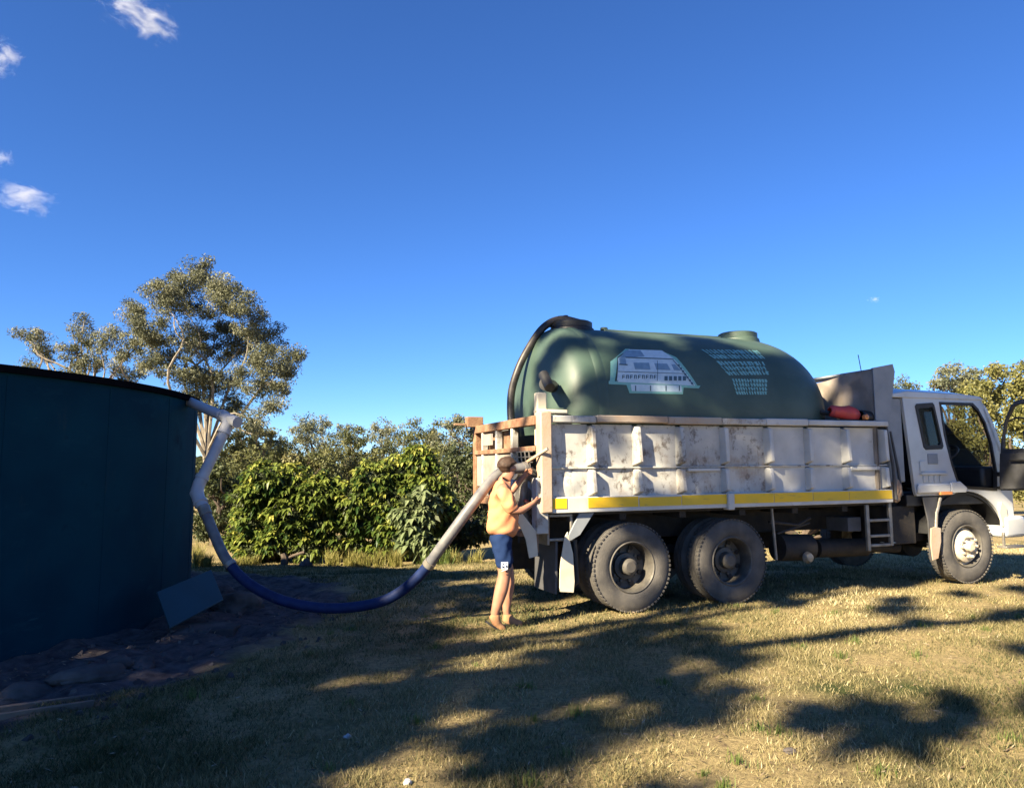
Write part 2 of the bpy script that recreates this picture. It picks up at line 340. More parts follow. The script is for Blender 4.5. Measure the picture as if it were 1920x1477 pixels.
# ------------------------------------------------------------------ trees
def leaves(C, rad, n, size, asp, rs, droop=.3, kind=4, tone0=.5):
    """leaf quads around clump centres C (k,3) radii rad(k)"""
    k = len(C); idx = rs.randint(0, k, n)
    d = rs.randn(n, 3); d /= np.linalg.norm(d, axis=1)[:, None]; rr = rs.rand(n) ** .45
    P = C[idx] + d * (rr * rad[idx])[:, None] * np.array([1, 1, .75])
    ax = rs.randn(n, 3); ax[:, 2] -= droop * 2; ax /= np.linalg.norm(ax, axis=1)[:, None]
    q = rs.randn(n, 3); sd = np.cross(ax, q); sd /= np.linalg.norm(sd, axis=1)[:, None]
    L = size * (.6 + .8 * rs.rand(n)); W_ = L * asp
    a = P; t = P + ax * L[:, None]; m_ = P + ax * (L * .45)[:, None]
    V = np.stack([a, m_ - sd * W_[:, None] * .5, t, m_ + sd * W_[:, None] * .5], 1).reshape(-1, 3)
    ct = np.clip(tone0 + .22 * rs.randn(k), 0, 1)
    return V, np.clip(ct[idx] + .08 * rs.randn(n), 0, 1)
litmap_ref = ['none']
def tree(name, label, base, blobs, m, bark, n, size, asp=.35, clump=.45, per=10, trunk_r=.15, fork=.35, group=None, seed=1, cat='tree', keep=None, droop=.3, limbs=16, flat=1.0):
    rs = np.random.RandomState(seed); base = Vector(base)
    root = empty(name, base)
    C = []; 
    for (p, r) in blobs:
        k = max(2, int(per * r ** 2 / .6 + 2)) if per > 0 else -per
        d = rs.randn(k, 3); d /= np.linalg.norm(d, axis=1)[:, None]
        C.append(np.array(p)[None] + d * (r * rs.rand(k, 1) ** .4) * np.array([1, 1, flat]))
    C = np.concatenate(C)
    if keep is not None: C = C[[bool(keep(c)) for c in C]]
    C = C - np.array(base)
    rad = clump * (.6 + .8 * rs.rand(len(C)))
    V, t = leaves(C, rad, n, size, asp, rs, droop)
    npmesh('crown', V, np.arange(len(V)), 4, m, t, parent=root)
    # trunk with limbs to clumps
    top = C.mean(0); topz = C[:, 2].min() * .5 + C[:, 2].mean() * .5
    b = MB(); fk = Vector((top[0] * fork, top[1] * fork, topz * fork + .1))
    tp = [Vector((0, 0, -.15)), Vector((0, 0, .1)), fk * .5 + Vector((rs.uniform(-.05, .05), 0, 0)), fk]
    b.tube(cm(tp, 4), [trunk_r * (1.15 - .4 * i_ / 12) for i_ in range(13)], 8)
    tr_ = b.build('trunk', bark, root)
    sel = rs.permutation(len(C))[:limbs]
    lb = MB()
    for i_ in sel:
        c = Vector(C[i_]); ln_ = (c - fk).length; mid = fk.lerp(c, .45) + Vector((rs.uniform(-1, 1), rs.uniform(-1, 1), rs.uniform(-.2, 1.2))) * ln_ * .16; m2 = fk.lerp(c, .75) + Vector((rs.uniform(-1, 1), rs.uniform(-1, 1), rs.uniform(-.5, .5))) * ln_ * .10
        pts = cm([fk * rs.uniform(.6, .98), mid, m2, c], 4); k = len(pts)
        if keep is litmap_ref[0] and any(corridor(np.array(p_ + base)) for p_ in pts): continue
        lb.tube(pts, [trunk_r * (.5 - .44 * j / (k - 1)) for j in range(k)], 5)
    o = lb.build('limb', bark, root); o['kind'] = 'stuff'
    tag(root, label, cat, group)
    return root

# ------------------------------------------------------------------ large water tank on the left
def cyl_pt(a, r, z): return Vector((r * math.sin(a), r * math.cos(a), z))     # a = bearing
tk = empty('water_storage_tank', (TC[0], TC[1], 0))
tag(tk, 'huge dark navy round water storage tank with a white pipe at its rim', 'water tank')
b = MB(); n = 160; prof = [(TR, -.3)]
zz = -.3
for k in range(9):                                            # rolled steel rings
    z0 = k * TH_ / 9; prof += [(TR + .004, z0 + .012), (TR, z0 + .05), (TR, z0 + TH_ / 9 - .02)]
prof = [(TR, -.3), (TR, 0)] + [(TR + (.006 if j % 2 else 0), j * TH_ / 14) for j in range(1, 14)] + [(TR, TH_)]
b.lathe([(TR, -.3), (TR, TH_)], n=n)
b.build('wall', M['navy'], tk, angle=60)
b = MB(); b.lathe([(TR - .02, TH_ - .06), (TR + .04, TH_ - .06), (TR + .045, TH_ + .01), (TR - .02, TH_ + .012)], n=n, close=True); b.build('rim', M['matt'], tk)
b = MB(); b.lathe([(TR - .02, TH_ - .03), (TR * .5, TH_ + .02), (.3, TH_ + .05), (.001, TH_ + .05)], n=n); b.build('roof', M['navy'], tk)
for k in range(7):                                            # seams of the wall sheets
    a = R(60 + k * 14.5); mx = Matrix.Rotation(-a, 4, 'Z'); q = MB(); q.box(-.03, .03, TR - .01, TR + .0035, .0, TH_ - .08, mx); q.build('wall_seam', M['navy'], tk)
q = MB(); a = R(139); p = cyl_pt(a, TR - .7, TH_ + .08); q.lathe([(.26, 0), (.28, .07), (.22, .12), (.001, .13)], Matrix.Translation(p), 24); q.build('roof_hatch', M['cabdark'], tk)
# leaning teal sheet, slab, planks, stones
def quadplate(name, pts, th, m, label, cat, nrm=None):
    P = [Vector(p) for p in pts]; nv = (P[1] - P[0]).cross(P[2] - P[0]).normalized() * th; c = sum(P, Vector()) / len(P)
    root_ = MB(); root_.add([p - c for p in P] + [p - c + nv for p in P], [(0, 1, 2, 3), (7, 6, 5, 4), (0, 4, 5, 1), (1, 5, 6, 2), (2, 6, 7, 3), (3, 7, 4, 0)])
    o = root_.build(name, m, None, bevel=min(.008, abs(th) * .3), loc=c); return tag(o, label, cat)
quadplate('plastic_sheet', [at(318, 1180, 7.75), at(418, 1126, 8.6), at(395, 1070, 9.1), at(293, 1112, 8.05)], .02, M['teal'], 'teal blue square sheet leaning at the foot of the dark tank', 'sheet')
def slab(name, cx, cy, lx, ly, h, rz, m, label, cat, group=None, tilt=0):
    q = MB(); rr = random.Random(int(cx * 100)); n = 7
    out = []
    for k in range(n):
        a = 2 * math.pi * k / n; out.append((lx / 2 * math.cos(a) * rr.uniform(.85, 1.1), ly / 2 * math.sin(a) * rr.uniform(.85, 1.1)))
    if cat == 'plank' : out = [(-lx / 2, -ly / 2), (lx / 2, -ly / 2), (lx / 2, ly / 2), (-lx / 2, ly / 2)]
    q.plate(out, [], lambda a, b, d: Vector((a, b, d)), -.03, h)
    o = q.build(name, m, None, bevel=.012 if cat != 'plank' else .003, loc=(cx, cy, g1(cx, cy) + .01)); o.rotation_euler = (tilt, tilt * .5, rz); return tag(o, label, cat, group)
p = at(388, 1166, 8.2); slab('stone_slab', p.x, p.y, .75, .42, .07, .5, M['rock'], 'flat pale stone slab lying below the leaning teal sheet', 'slab', tilt=.05)
p = at(90, 1278, 5.75); slab('plank', p.x, p.y, .62, .035, .02, R(38), M['plank'], 'upper of two old planks lying at the tank foot', 'plank', 'planks by the tank', .06)
p = at(85, 1296, 5.5); slab('plank', p.x, p.y, .62, .03, .018, R(40), M['plank'], 'lower of two old planks, nearest the camera', 'plank', 'planks by the tank', .06)
def rock(cx, cy, s, label, sc=(1, 1, .6), sd=0, name='rock', m='rock', group=None):
    import bmesh
    bm = bmesh.new(); bmesh.ops.create_icosphere(bm, subdivisions=4, radius=s)
    rr = random.Random(sd); o_ = Vector((rr.uniform(-9, 9), rr.uniform(-9, 9), rr.uniform(-9, 9)))
    from mathutils import noise
    for v in bm.verts:
        d = noise.noise(v.co / s * 1.1 + o_) * .5 + abs(noise.noise(v.co / s * 2.6 + o_)) * .35 + noise.noise(v.co / s * 7 + o_) * .08
        v.co = Vector((v.co.x * sc[0], v.co.y * sc[1], v.co.z * sc[2])) * (1 + d)
    me = bpy.data.meshes.new(name); bm.to_mesh(me); bm.free(); me.polygons.foreach_set('use_smooth', [True] * len(me.polygons)); me.materials.append(M[m])
    o = bpy.data.objects.new(name, me); COL.objects.link(o); o.location = (cx, cy, g1(cx, cy) + s * sc[2] * .25); o.rotation_euler = (0, 0, rr.uniform(0, 3)); return tag(o, label, 'rock', group)
for k, (px, py, Yd, s_, sc, lb) in enumerate([
    (60, 1250, 6.1, .17, (1.5, 1, .5), 'long dark rock at the tank foot near the left edge'),
    (170, 1240, 6.35, .20, (1.4, .8, .45), 'broad dark rock between the planks and the tank'),
    (225, 1222, 6.7, .12, (1, .8, .6), 'small rounded rock beside the broad dark one'),
    (262, 1205, 6.9, .15, (1.6, .8, .4), 'flat elongated rock left of the leaning teal sheet'),
    (425, 1075, 10.6, .12, (1, .9, .8), 'dark lump standing right of the leaning teal sheet'),
    (452, 1110, 9.5, .22, (1.5, .9, .6), 'dark earthy boulder beneath the left end of the blue hose'),
    (574, 1050, 16.6, .13, (1, 1, 1), 'small black rounded stone at the foot of the large leafed bushes'),
    (1480, 1400, 4.5, .03, (1, 1, .6), 'pebble in the sunlit grass at right'),
    (652, 1362, 4.85, .022, (1, 1, .7), 'tiny white pebble in the shaded grass'),
    (765, 1432, 4.2, .022, (1, 1, .7), 'tiny pale pebble near the bottom edge')]):
    p = at(px, py, Yd); rock(p.x, p.y, s_, lb, sc, k, m='pvc' if 'tiny' in lb else 'rock', name='pebble' if 'ebble' in lb else 'rock')
# twigs and clods around the tank foot: uncountable
b = MB(); rr = random.Random(5)
for k in range(420):
    a = R(rr.uniform(80, 160)); d = TR + rr.uniform(.15, 2.5); x, y = TC[0] + d * math.sin(a), TC[1] + d * math.cos(a)
    s_ = rr.uniform(.008, .04); z = g1(x, y)
    mx = Matrix.Translation((x, y, z)) @ Matrix.Rotation(rr.uniform(0, 3), 4, 'Z') @ Matrix.Rotation(rr.uniform(-.5, .5), 4, 'X')
    if k % 5 == 0: b.box(-s_ * 5, s_ * 5, -.004, .004, 0, .008, mx)
    else:
        b.add([mx @ Vector(q) for q in [(-s_, -s_ * .6, -.01), (s_ * .8, -s_ * .8, -.01), (s_, s_ * .7, -.01), (-s_ * .7, s_, -.01), (-s_ * .4, -s_ * .3, s_), (s_ * .5, -s_ * .2, s_ * .8), (.3 * s_, s_ * .4, s_ * .9)]],
              [(0, 1, 5, 4), (1, 2, 6, 5), (2, 3, 6), (3, 4, 6), (3, 0, 4), (4, 5, 6)])
tag(b.build('clods', M['rock'], None, smooth=False), 'loose clods and twigs strewn on bare soil round the tank', 'clods', kind='stuff')

# ------------------------------------------------------------------ white pipe and blue hose
pr = empty('drain_pipe', (-4.15, 10.0, 0)); off = Vector(pr.location)
P0, P1, P2, P3, P4 = at(352, 752, 9.7), at(432, 786, 9.1), at(366, 922, 8.75), at(371, 938, 8.68), at(384, 958, 8.6)
tag(pr, 'white plastic pipe elbowing down from the rim of the dark tank', 'pipe')
b = MB(); b.tube([P0 - off, P1 - off], .062, 20); b.build('pipe_run', M['pvc'], pr)
b = MB(); b.tube([P1 - off, P2 - off], .062, 20); b.build('pipe_run', M['pvc'], pr)
def elbow(c, d1, d2, r, L=.13):
    c = Vector(c); a = c + d1.normalized() * L; e = c + d2.normalized() * L; pts = []
    for k in range(13):
        t = k / 12; pts.append(a * (1 - t) ** 2 + c * 2 * t * (1 - t) + e * t * t)
    q = MB(); q.tube([a + d1.normalized() * .06] + pts + [e + d2.normalized() * .06], r, 20)
    q.tube([a + d1.normalized() * .07, a + d1.normalized() * .03], r * 1.12, 20); q.tube([e + d2.normalized() * .07, e + d2.normalized() * .03], r * 1.12, 20); return q
elbow(P1 - off, P0 - P1, P2 - P1, .070).build('elbow', M['pvc'], pr)
q = MB(); q.tube([P1 - off, P1 - off + (P1 - P0).normalized() * .16], .066, 20); q.build('stub', M['pvc'], pr)
elbow(P2 - off, P1 - P2, P4 - P2, .070).build('elbow', M['pvc'], pr)
q = MB(); q.tube([P2 - off, P4 - off], .064, 20); q.build('pipe_run', M['pvc'], pr)
hp = [at(384, 958, 8.6), at(403, 1005, 8.5), at(424, 1048, 8.42), at(462, 1090, 8.35), at(520, 1122, 8.3), at(590, 1138, 8.3), at(660, 1138, 8.3), at(728, 1122, 8.25), at(785, 1080, 8.15), at(835, 1015, 8.0), at(886, 946, 7.98), at(924, 898, 8.1), Vector((-.06, 8.2, 1.63)), Vector((.16, 8.30, 1.66))]
hc = cm(hp, 12); hr = empty('suction_hose', hc[0]); o0 = hc[0]
tag(hr, 'long sagging blue and grey hose from the white pipe to the worker', 'hose')
def ribbed(pts, r, n=14):
    L = []; rr = []
    for k in range(len(pts) - 1):
        seg = (pts[k + 1] - pts[k]).length; m_ = max(1, int(seg / .012))
        for j in range(m_): L.append(pts[k].lerp(pts[k + 1], j / m_)); rr.append(r * (1.025 if (len(L) % 2) else .985))
    L.append(pts[-1]); rr.append(r); return L, rr
rel = [p - o0 for p in hc]
for (a_, b_, nm, m_) in [(0, 26, 'grey_section', 'greyhose'), (26, 100, 'blue_section', 'bluehose'), (100, len(rel) - 1, 'grey_section', 'greyhose')]:
    L, rr_ = ribbed(rel[a_:b_ + 1], .056); q = MB(); q.tube(L, rr_, 14); q.build(nm, M[m_], hr, angle=80)
q = MB(); q.tube([rel[0] - (rel[1] - rel[0]).normalized() * .06, rel[2]], .068, 20); q.build('coupling', M['steel'], hr)
for k in (26, 100):
    q = MB(); q.tube([rel[k], rel[k + 1] + (rel[k + 1] - rel[k]).normalized() * .02], .066, 20); q.build('clamp', M['steel'], hr)
q = MB(); q.tube([rel[-3], rel[-1]], .066, 20); q.build('coupling', M['steel'], hr)

# ------------------------------------------------------------------ truck
TTH, TPI = R(20.8), R(0.6); TO = Vector((0.38, 8.31, 0.0))
TM = Matrix.Translation(TO) @ Matrix.Rotation(TTH, 4, 'Z') @ Matrix.Rotation(-TPI, 4, 'Y')
def truck_space(name, s, t, h):
    """an Empty in the truck's frame; its parts are given in truck coordinates"""
    o = bpy.data.objects.new(name, None); COL.objects.link(o); o.matrix_world = TM @ Matrix.Translation((s, t, h)); o.empty_display_size = .2
    return o, Vector((-s, -t, -h))
tr, _ = truck_space('tipper_truck', 0, 0, 0)
tag(tr, 'dirty white three axle tipper truck with its driver door open', 'truck')
W = 2.36
def B(name, m, *bx, parent=tr, bevel=.006):
    q = MB()
    for x in bx: q.box(*x)
    return q.build(name, M[m] if isinstance(m, str) else m, parent, bevel=bevel)
ribs = [.57, 1.15, 1.73, 2.35, 3.0, 3.62, 4.22, 4.86]
edges = [.07] + ribs
rr = random.Random(3)
def dented(s0, s1, h0, h1, t, amp, nseg=8):
    q = MB(); vs = []; k1 = rr.uniform(0, 6); k2 = rr.uniform(0, 6)
    for j in range(nseg + 1):
        for i_ in range(nseg + 1):
            u, v = i_ / nseg, j / nseg; e = math.sin(math.pi * u) * math.sin(math.pi * v)
            vs.append((s0 + (s1 - s0) * u, t + amp * e * (.6 + math.sin(3.3 * u + k1) * math.cos(2.7 * v + k2)), h0 + (h1 - h0) * v))
    m_ = len(vs); vs += [(a, b_ + .02, c) for a, b_, c in vs]; n_ = nseg + 1; fs = []
    for j in range(nseg):
        for i_ in range(nseg):
            a = j * n_ + i_; fs += [(a, a + 1, a + 1 + n_, a + n_), (a + m_, a + n_ + m_, a + 1 + n_ + m_, a + 1 + m_)]
    for i_ in range(nseg):
        for (a, b_) in [(i_, i_ + 1), (nseg * n_ + i_, nseg * n_ + i_ + 1), (i_ * n_, (i_ + 1) * n_), (i_ * n_ + nseg, (i_ + 1) * n_ + nseg)]: fs.append((a, b_, b_ + m_, a + m_))
    q.add(vs, fs); return q
for k in range(8):
    s0, s1 = edges[k] + .035, edges[k + 1] - .035
    mm = 'tray' if k < 5 else 'tray_clean'
    dented(s0, s1, 1.33, 1.645, .05, rr.uniform(-.03, .03)).build('side_panel', M[mm], tr)
    dented(s0, s1, 1.665, 2.14, .05 + rr.uniform(-.004, .006), rr.uniform(-.035, .03)).build('side_panel', M[mm], tr)
for k, s in enumerate(ribs):
    q = MB(); wd = .042
    bend = rr.uniform(-.02, .02)
    for (h0, h1) in ((1.335, 1.64), (1.67, 2.13)):
        t_top = -.065 if h0 > 1.5 else -.058
        q.add([(s - wd, .07, h0), (s + wd, .07, h0), (s + wd * .6 + bend, t_top, h0 + .04), (s - wd * .6 + bend, t_top, h0 + .04), (s - wd, .07, h1), (s + wd, .07, h1), (s + wd * .6, t_top + .015, h1 - .02), (s - wd * .6, t_top + .015, h1 - .02)],
              [(0, 1, 2, 3), (4, 7, 6, 5), (3, 2, 6, 7), (0, 3, 7, 4), (1, 5, 6, 2), (0, 4, 5, 1)])
    q.build('rib', M['tray_clean' if k > 2 else 'tray'], tr, bevel=.01)
q = MB(); q.box(.03, 4.93, .022, .07, 1.643, 1.663); q.build('mid_rail', M['tray'], tr, bevel=.004)
for (s0, s1, h0, h1) in [(1.83, 2.28, 1.60, 1.635), (4.30, 4.78, 1.59, 1.638)]:
    q = MB(); q.box(s0, s1, .005, .06, h0, h1); q.build('step_bracket', M['tray_clean'], tr, bevel=.004)
tops = [(.07, .62, 'tray'), (.625, 1.55, 'rail'), (1.555, 2.30, 'rail'), (2.305, 2.95, 'tray'), (2.955, 3.60, 'tray_clean'), (3.605, 4.93, 'tray_clean')]
for (s0, s1, m_) in tops:
    q = MB(); q.box(s0, s1, -.035, .10, 2.155 + rr.uniform(-.006, .006), 2.235 + rr.uniform(-.006, .006)); q.build('top_rail', M[m_], tr, bevel=.012)
q = MB(); q.box(.0, 4.95, -.02, .10, 1.165, 1.335); q.build('bottom_rail', M['tray_clean'], tr, bevel=.008)
for (s0, s1) in [(.02, .24), (.50, 1.13), (1.145, 1.70), (1.71, 2.34), (2.42, 3.02), (3.03, 3.62), (3.63, 4.20), (4.21, 4.93)]:
    q = MB(); q.box(s0, s1, -.026, -.019, 1.212, 1.325 - (.012 if s0 > .5 and s0 < 1.2 else 0)); q.build('reflective_tape', M['yellow'], tr)
q = MB(); q.box(2.33, 2.42, -.06, .05, 1.14, 1.34); q.build('strap', M['tray_clean'], tr, bevel=.01)
B('far_side', 'tray', (.05, 4.93, W - .1, W - .05, 1.2, 2.23))
B('tray_floor', 'frame', (.03, 4.95, .08, W - .1, 1.13, 1.20))
# corner post and tailgate (rear face looks left)
B('corner_post', 'rail', (-.07, .065, -.05, .10, 1.17, 2.27), bevel=.015)
B('corner_post', 'rust', (-.07, .065, W - .12, W, 1.17, 2.27), bevel=.015)
B('tailgate_panel', 'head', (-.055, -.005, .82, W - .13, 1.42, 1.83), bevel=.01)
B('tailgate_panel', 'tray', (-.055, -.005, .10, .80, 1.20, 1.55), bevel=.01)
B('tailgate_rail', 'rust', (-.09, .0, .10, W - .12, 2.13, 2.235), bevel=.01)
B('tailgate_rail', 'rust', (-.085, .0, .10, W - .12, 1.84, 1.90), bevel=.01)
B('tailgate_rail', 'rust', (-.085, .0, .10, W - .12, 1.20, 1.30), bevel=.01)
for t in (.80, 1.35, 1.9): B('tailgate_stile', 'tray', (-.08, .0, t, t + .06, 1.30, 2.13))
B('tailgate_hinge', 'rust', (-.2, .02, W - .20, W - .06, 2.22, 2.36), (-.38, -.1, W - .16, W - .12, 2.24, 2.27))
B('tailgate_plate', 'head', (-.10, -.088, 1.45, 1.85, 1.95, 2.10))
B('tailgate_back', 'rust', (.02, .05, .9, W - .15, 1.84, 2.13))
# headboard standing up behind the cab
hbm = M['head']
def hb(t): return 2.93 - .085 * t
q = MB(); n_ = 24; vs = []
for j in range(n_ + 1):
    t = W * j / n_ * .96 + .0; f = .03 * math.sin(t * 9) * (1 if t > .25 else 0)
    vs += [(4.74 + f, t, 1.2), (4.74 + f, t, hb(t)), (4.765 + f, t, hb(t)), (4.765 + f, t, 1.2)]
fs = []
for j in range(n_):
    a = j * 4
    for k in range(4): fs.append((a + k, a + (k + 1) % 4, a + 4 + (k + 1) % 4, a + 4 + k))
q.add(vs, fs); q.build('headboard', hbm, tr, angle=50)
q = MB(); q.add([(4.74, -.01, 2.24), (4.98, -.01, 2.22), (5.12, -.01, 2.90), (5.09, -.01, 3.0), (4.74, -.01, 2.935)] + [(4.74, .02, 2.24), (4.98, .02, 2.22), (5.12, .02, 2.90), (5.09, .02, 3.0), (4.74, .02, 2.935)],
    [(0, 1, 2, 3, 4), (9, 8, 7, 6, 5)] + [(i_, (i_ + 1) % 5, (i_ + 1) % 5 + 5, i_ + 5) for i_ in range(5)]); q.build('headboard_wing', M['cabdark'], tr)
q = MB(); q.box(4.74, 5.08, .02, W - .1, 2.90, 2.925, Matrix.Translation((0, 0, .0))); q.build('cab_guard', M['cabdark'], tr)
q = MB(); q.tube([(4.70, .15, 2.90), (4.66, .15, 3.13)], .006, 6); q.build('aerial', M['black'], tr)
q = MB(); q.tube([(4.93, .02, 2.2), (5.0, .0, 1.65), (5.02, .0, 1.2)], .02, 8); q.tube([(5.04, .05, 2.1), (5.12, .03, 1.6), (5.16, .03, 1.25)], .016, 8); q.build('air_line', M['trim'], tr)
# chassis
B('chassis_rail', 'frame', (.0, 7.0, .78, .86, .78, 1.06)); B('chassis_rail', 'frame', (.0, 7.0, 1.52, 1.60, .78, 1.06))
B('subframe', 'frame', (.1, 4.9, .70, 1.68, 1.06, 1.135), *[(s, s + .09, .1, W - .12, 1.06, 1.13) for s in (.3, .95, 1.75, 2.6, 3.4, 4.2)])
for s in (1.07, 2.43, 6.33):
    q = MB(); q.tube([(s, .3, .52), (s, W - .3, .52)], .07, 12); q.tube([(s, .95, .52), (s, 1.45, .52)], .22, 16); q.build('axle', M['frame'], tr)
for bx0 in ((.7, 2.8, .74, .84, .58, .68), (5.7, 7.0, .74, .84, .60, .68), (.7, 2.8, 1.52, 1.62, .58, .68)): B('spring', 'frame', bx0)
# wheels
def lat(prof, s, t, h, n=48, close=False):
    q = MB(); q.lathe(prof, Matrix.Translation((s, t, h)) @ Matrix.Rotation(math.pi / 2, 4, 'X'), n, close); return q  # local z -> towards -t (outwards)
def tyre_prof(t_out, t_in):
    w_ = t_out - t_in; c = (t_out + t_in) / 2; h_ = w_ / 2
    pr = [(.285, c + h_ * .78), (.31, c + h_ * .92), (.36, c + h_ * 1.0), (.42, c + h_ * .97), (.462, c + h_ * .86), (.482, c + h_ * .76)]
    g = [-.62, -.25, .25, .62]; pts = []
    for k, x in enumerate(sorted(g, reverse=True)):
        pts += [(.497, c + h_ * (x + .06)), (.485, c + h_ * (x + .045)), (.485, c + h_ * (x - .045)), (.497, c + h_ * (x - .06))]
    pr += [(.494, c + h_ * .72)] + pts + [(.494, c - h_ * .72)]
    return pr + [(a, 2 * c - b_) for a, b_ in [(.482, c + h_ * .76), (.462, c + h_ * .86), (.42, c + h_ * .97), (.36, c + h_ * 1.0), (.31, c + h_ * .92), (.285, c + h_ * .78)]]
def lugs(q, s, h, y0, y1, n=60):
    for k in range(n):
        mx = Matrix.Translation((s, 0, h)) @ Matrix.Rotation(2 * math.pi * k / n, 4, 'Y')
        for (a, c) in ((y0 + .012, y0 + .062), (y1 - .062, y1 - .012)): q.box(-.015, .015, a, c, .484, .4985, mx)
def wheel(s, t0, h, dual, front, flip=False):
    hub = MB(); sg = -1 if flip else 1
    F_ = lambda prof: [(a, b_ * sg) for a, b_ in prof]
    ty = -t0
    if front:   # convex cream disc
        q = lat(F_([(.27, -.02), (.25, -.05), (.225, -.055), (.215, .015), (.16, .045), (.12, .05), (.115, .03), (.075, .035), (.07, .10), (.045, .115), (.001, .115)]), s, t0 + .05 * sg, h)
    else:       # deep dish
        q = lat(F_([(.26, -.16), (.20, -.175), (.15, -.165), (.145, -.12), (.10, -.11), (.09, -.02), (.06, .0), (.001, .0)]), s, t0 + .05 * sg, h)
    for k in range(10):
        a = 2 * math.pi * k / 10; r_ = .142 if front else .172; y_ = t0 + (.05 - (.05 if front else -.165)) * sg
        mx = Matrix.Translation((s + r_ * math.cos(a), y_, h + r_ * math.sin(a))) @ Matrix.Rotation(math.pi / 2, 4, 'X')
        q.lathe([(.018, -.03), (.018, .03), (.001, .032)], mx, 6)
    q.v = [(a - s, b_ - t0, c - h) for a, b_, c in q.v]
    w_ = q.build('wheel', M['rimcream'] if front else M['rim'], tr, angle=30, loc=(s, t0, h))
    def sub(q, nm, m_):
        q.v = [(a - s, b_ - t0, c - h) for a, b_, c in q.v]; return q.build(nm, M[m_], w_, angle=30)
    q = lat(tyre_prof(-t0, -t0 - .25 * sg), s, 0, h, close=False); lugs(q, s, h, min(t0, t0 + .25 * sg), max(t0, t0 + .25 * sg)); sub(q, 'tyre', 'tyre')
    q = lat(F_([(.285, .0), (.292, .012), (.28, .02), (.268, .008), (.258, -.03), (.25, -.18), (.26, -.2), (.285, -.2)]), s, t0 + .03 * sg, h); sub(q, 'rim', 'rim')
    if dual:
        q = lat(tyre_prof(-t0 - .31 * sg, -t0 - .56 * sg), s, 0, h, close=False); sub(q, 'tyre', 'tyre')
    if not front:
        q = MB()
        for k in range(8):
            a = 2 * math.pi * (k + .5) / 8; mx = Matrix.Translation((s + .215 * math.cos(a), t0 + .208 * sg, h + .215 * math.sin(a))) @ Matrix.Rotation(math.pi / 2, 4, 'X')
            q.lathe([(.03, .0), (.03, .012), (.001, .013)], mx, 12)
        sub(q, 'hand_hole', 'black')['kind'] = 'stuff'
    return w_
for (s, d, f) in ((1.07, True, False), (2.43, True, False), (6.33, False, True)):
    wheel(s, .02 if not f else .04, .53, d, f); wheel(s, W - .06, .53, d, f, True)
# rear underside: light bracket, flap, braces
B('tail_light_bracket', 'steel', (.03, .06, .05, .45, .82, 1.15), (.06, .34, .05, .07, .86, .89), (.06, .34, .05, .07, 1.12, 1.15), (.31, .34, .05, .07, .89, 1.12))
B('tail_light', 'redlens', (.045, .075, .08, .22, .9, 1.0)); B('tail_light', 'orange', (.045, .075, .23, .33, .9, 1.0))
q = MB(); q.box(.10, .125, .04, .62, .30, .86, Matrix.Rotation(.03, 4, 'Y')); q.build('mudflap', M['trim'], tr)
q = MB(); q.plate([(.16, .32), (.33, .30), (.345, .42), (.33, .72), (.27, .96), (.23, .9), (.17, .6)], [], lambda a, b_, d: Vector((a, d, b_)), .03, .045); q.build('flap_lit_patch', M['cream'], tr, bevel=.005)  # cream plate stands in for a sunlit patch on the mudflap
q = MB(); q.plate([(.42, 1.16), (.60, 1.16), (.42, .92), (.30, .86), (.28, .92)], [], lambda a, b_, d: Vector((a, d, b_)), .03, .06); q.build('mudguard_brace', M['cabdark'], tr, bevel=.004)
q = MB(); q.tube([(.38, .1, .86), (.40, .1, .4), (.3, .15, .3)], .03, 8); q.build('air_hose', M['black'], tr)
B('lower_body', 'tray', (-.12, .02, -.02, .12, .95, 1.55), bevel=.01)
B('rear_step', 'rust', (-.30, -.08, .02, .9, .93, .99), (-.12, -.08, .02, .06, .75, .95))
# valve group behind the truck
q = MB(); q.tube([(.0, .30, 1.58), (-.16, .28, 1.58), (-.26, .26, 1.60)], .07, 16); q.tube([(-.16, .28, 1.58), (-.16, .28, 1.20), (-.1, .3, 1.05)], .06, 14)
q.lathe([(.10, -.03), (.10, .03)], Matrix.Translation((-.16, .28, 1.36)) @ Matrix.Rotation(math.pi / 2, 4, 'X'), 20, caps=True)
q.build('outlet_valve', M['steel'], tr)
q = MB(); q.tube([(-.18, .1, 1.72), (-.02, -.12, 1.86)], .018, 8); q.tube([(-.16, .22, 1.58), (-.18, .1, 1.72)], .014, 8); q.build('valve_lever', M['rail'], tr)
q = MB(); q.tube([(-.16, .2, 1.3), (-.20, .02, 1.28), (-.22, -.05, 1.25)], .02, 8); q.build('valve_lever', M['redlens'], tr)
q = MB(); q.lathe([(.16, -.05), (.16, .06), (.10, .10), (.001, .10)], Matrix.Translation((-.13, .55, 1.3)) @ Matrix.Rotation(-math.pi / 2, 4, 'Y'), 24); q.build('outlet_flange', M['frame'], tr)
for k in range(4):
    q = MB(); q.tube([(-.10, .18 + .12 * k, 1.62), (-.12, .18 + .12 * k, 1.85)], .009, 6); q.tube([(-.11, .1, 1.66 + .06 * k), (-.11, .6, 1.66 + .06 * k)], .007, 6); q.build('grille_bar', M['steel'], tr)
q = MB(); q.plate([(-.28, 1.18), (-.12, .98), (-.1, .72), (-.2, .70), (-.24, .9), (-.34, 1.12)], [], lambda a, b_, d: Vector((a, d, b_)), .0, .012)
q.build('hanging_strap', M['cream'], tr)
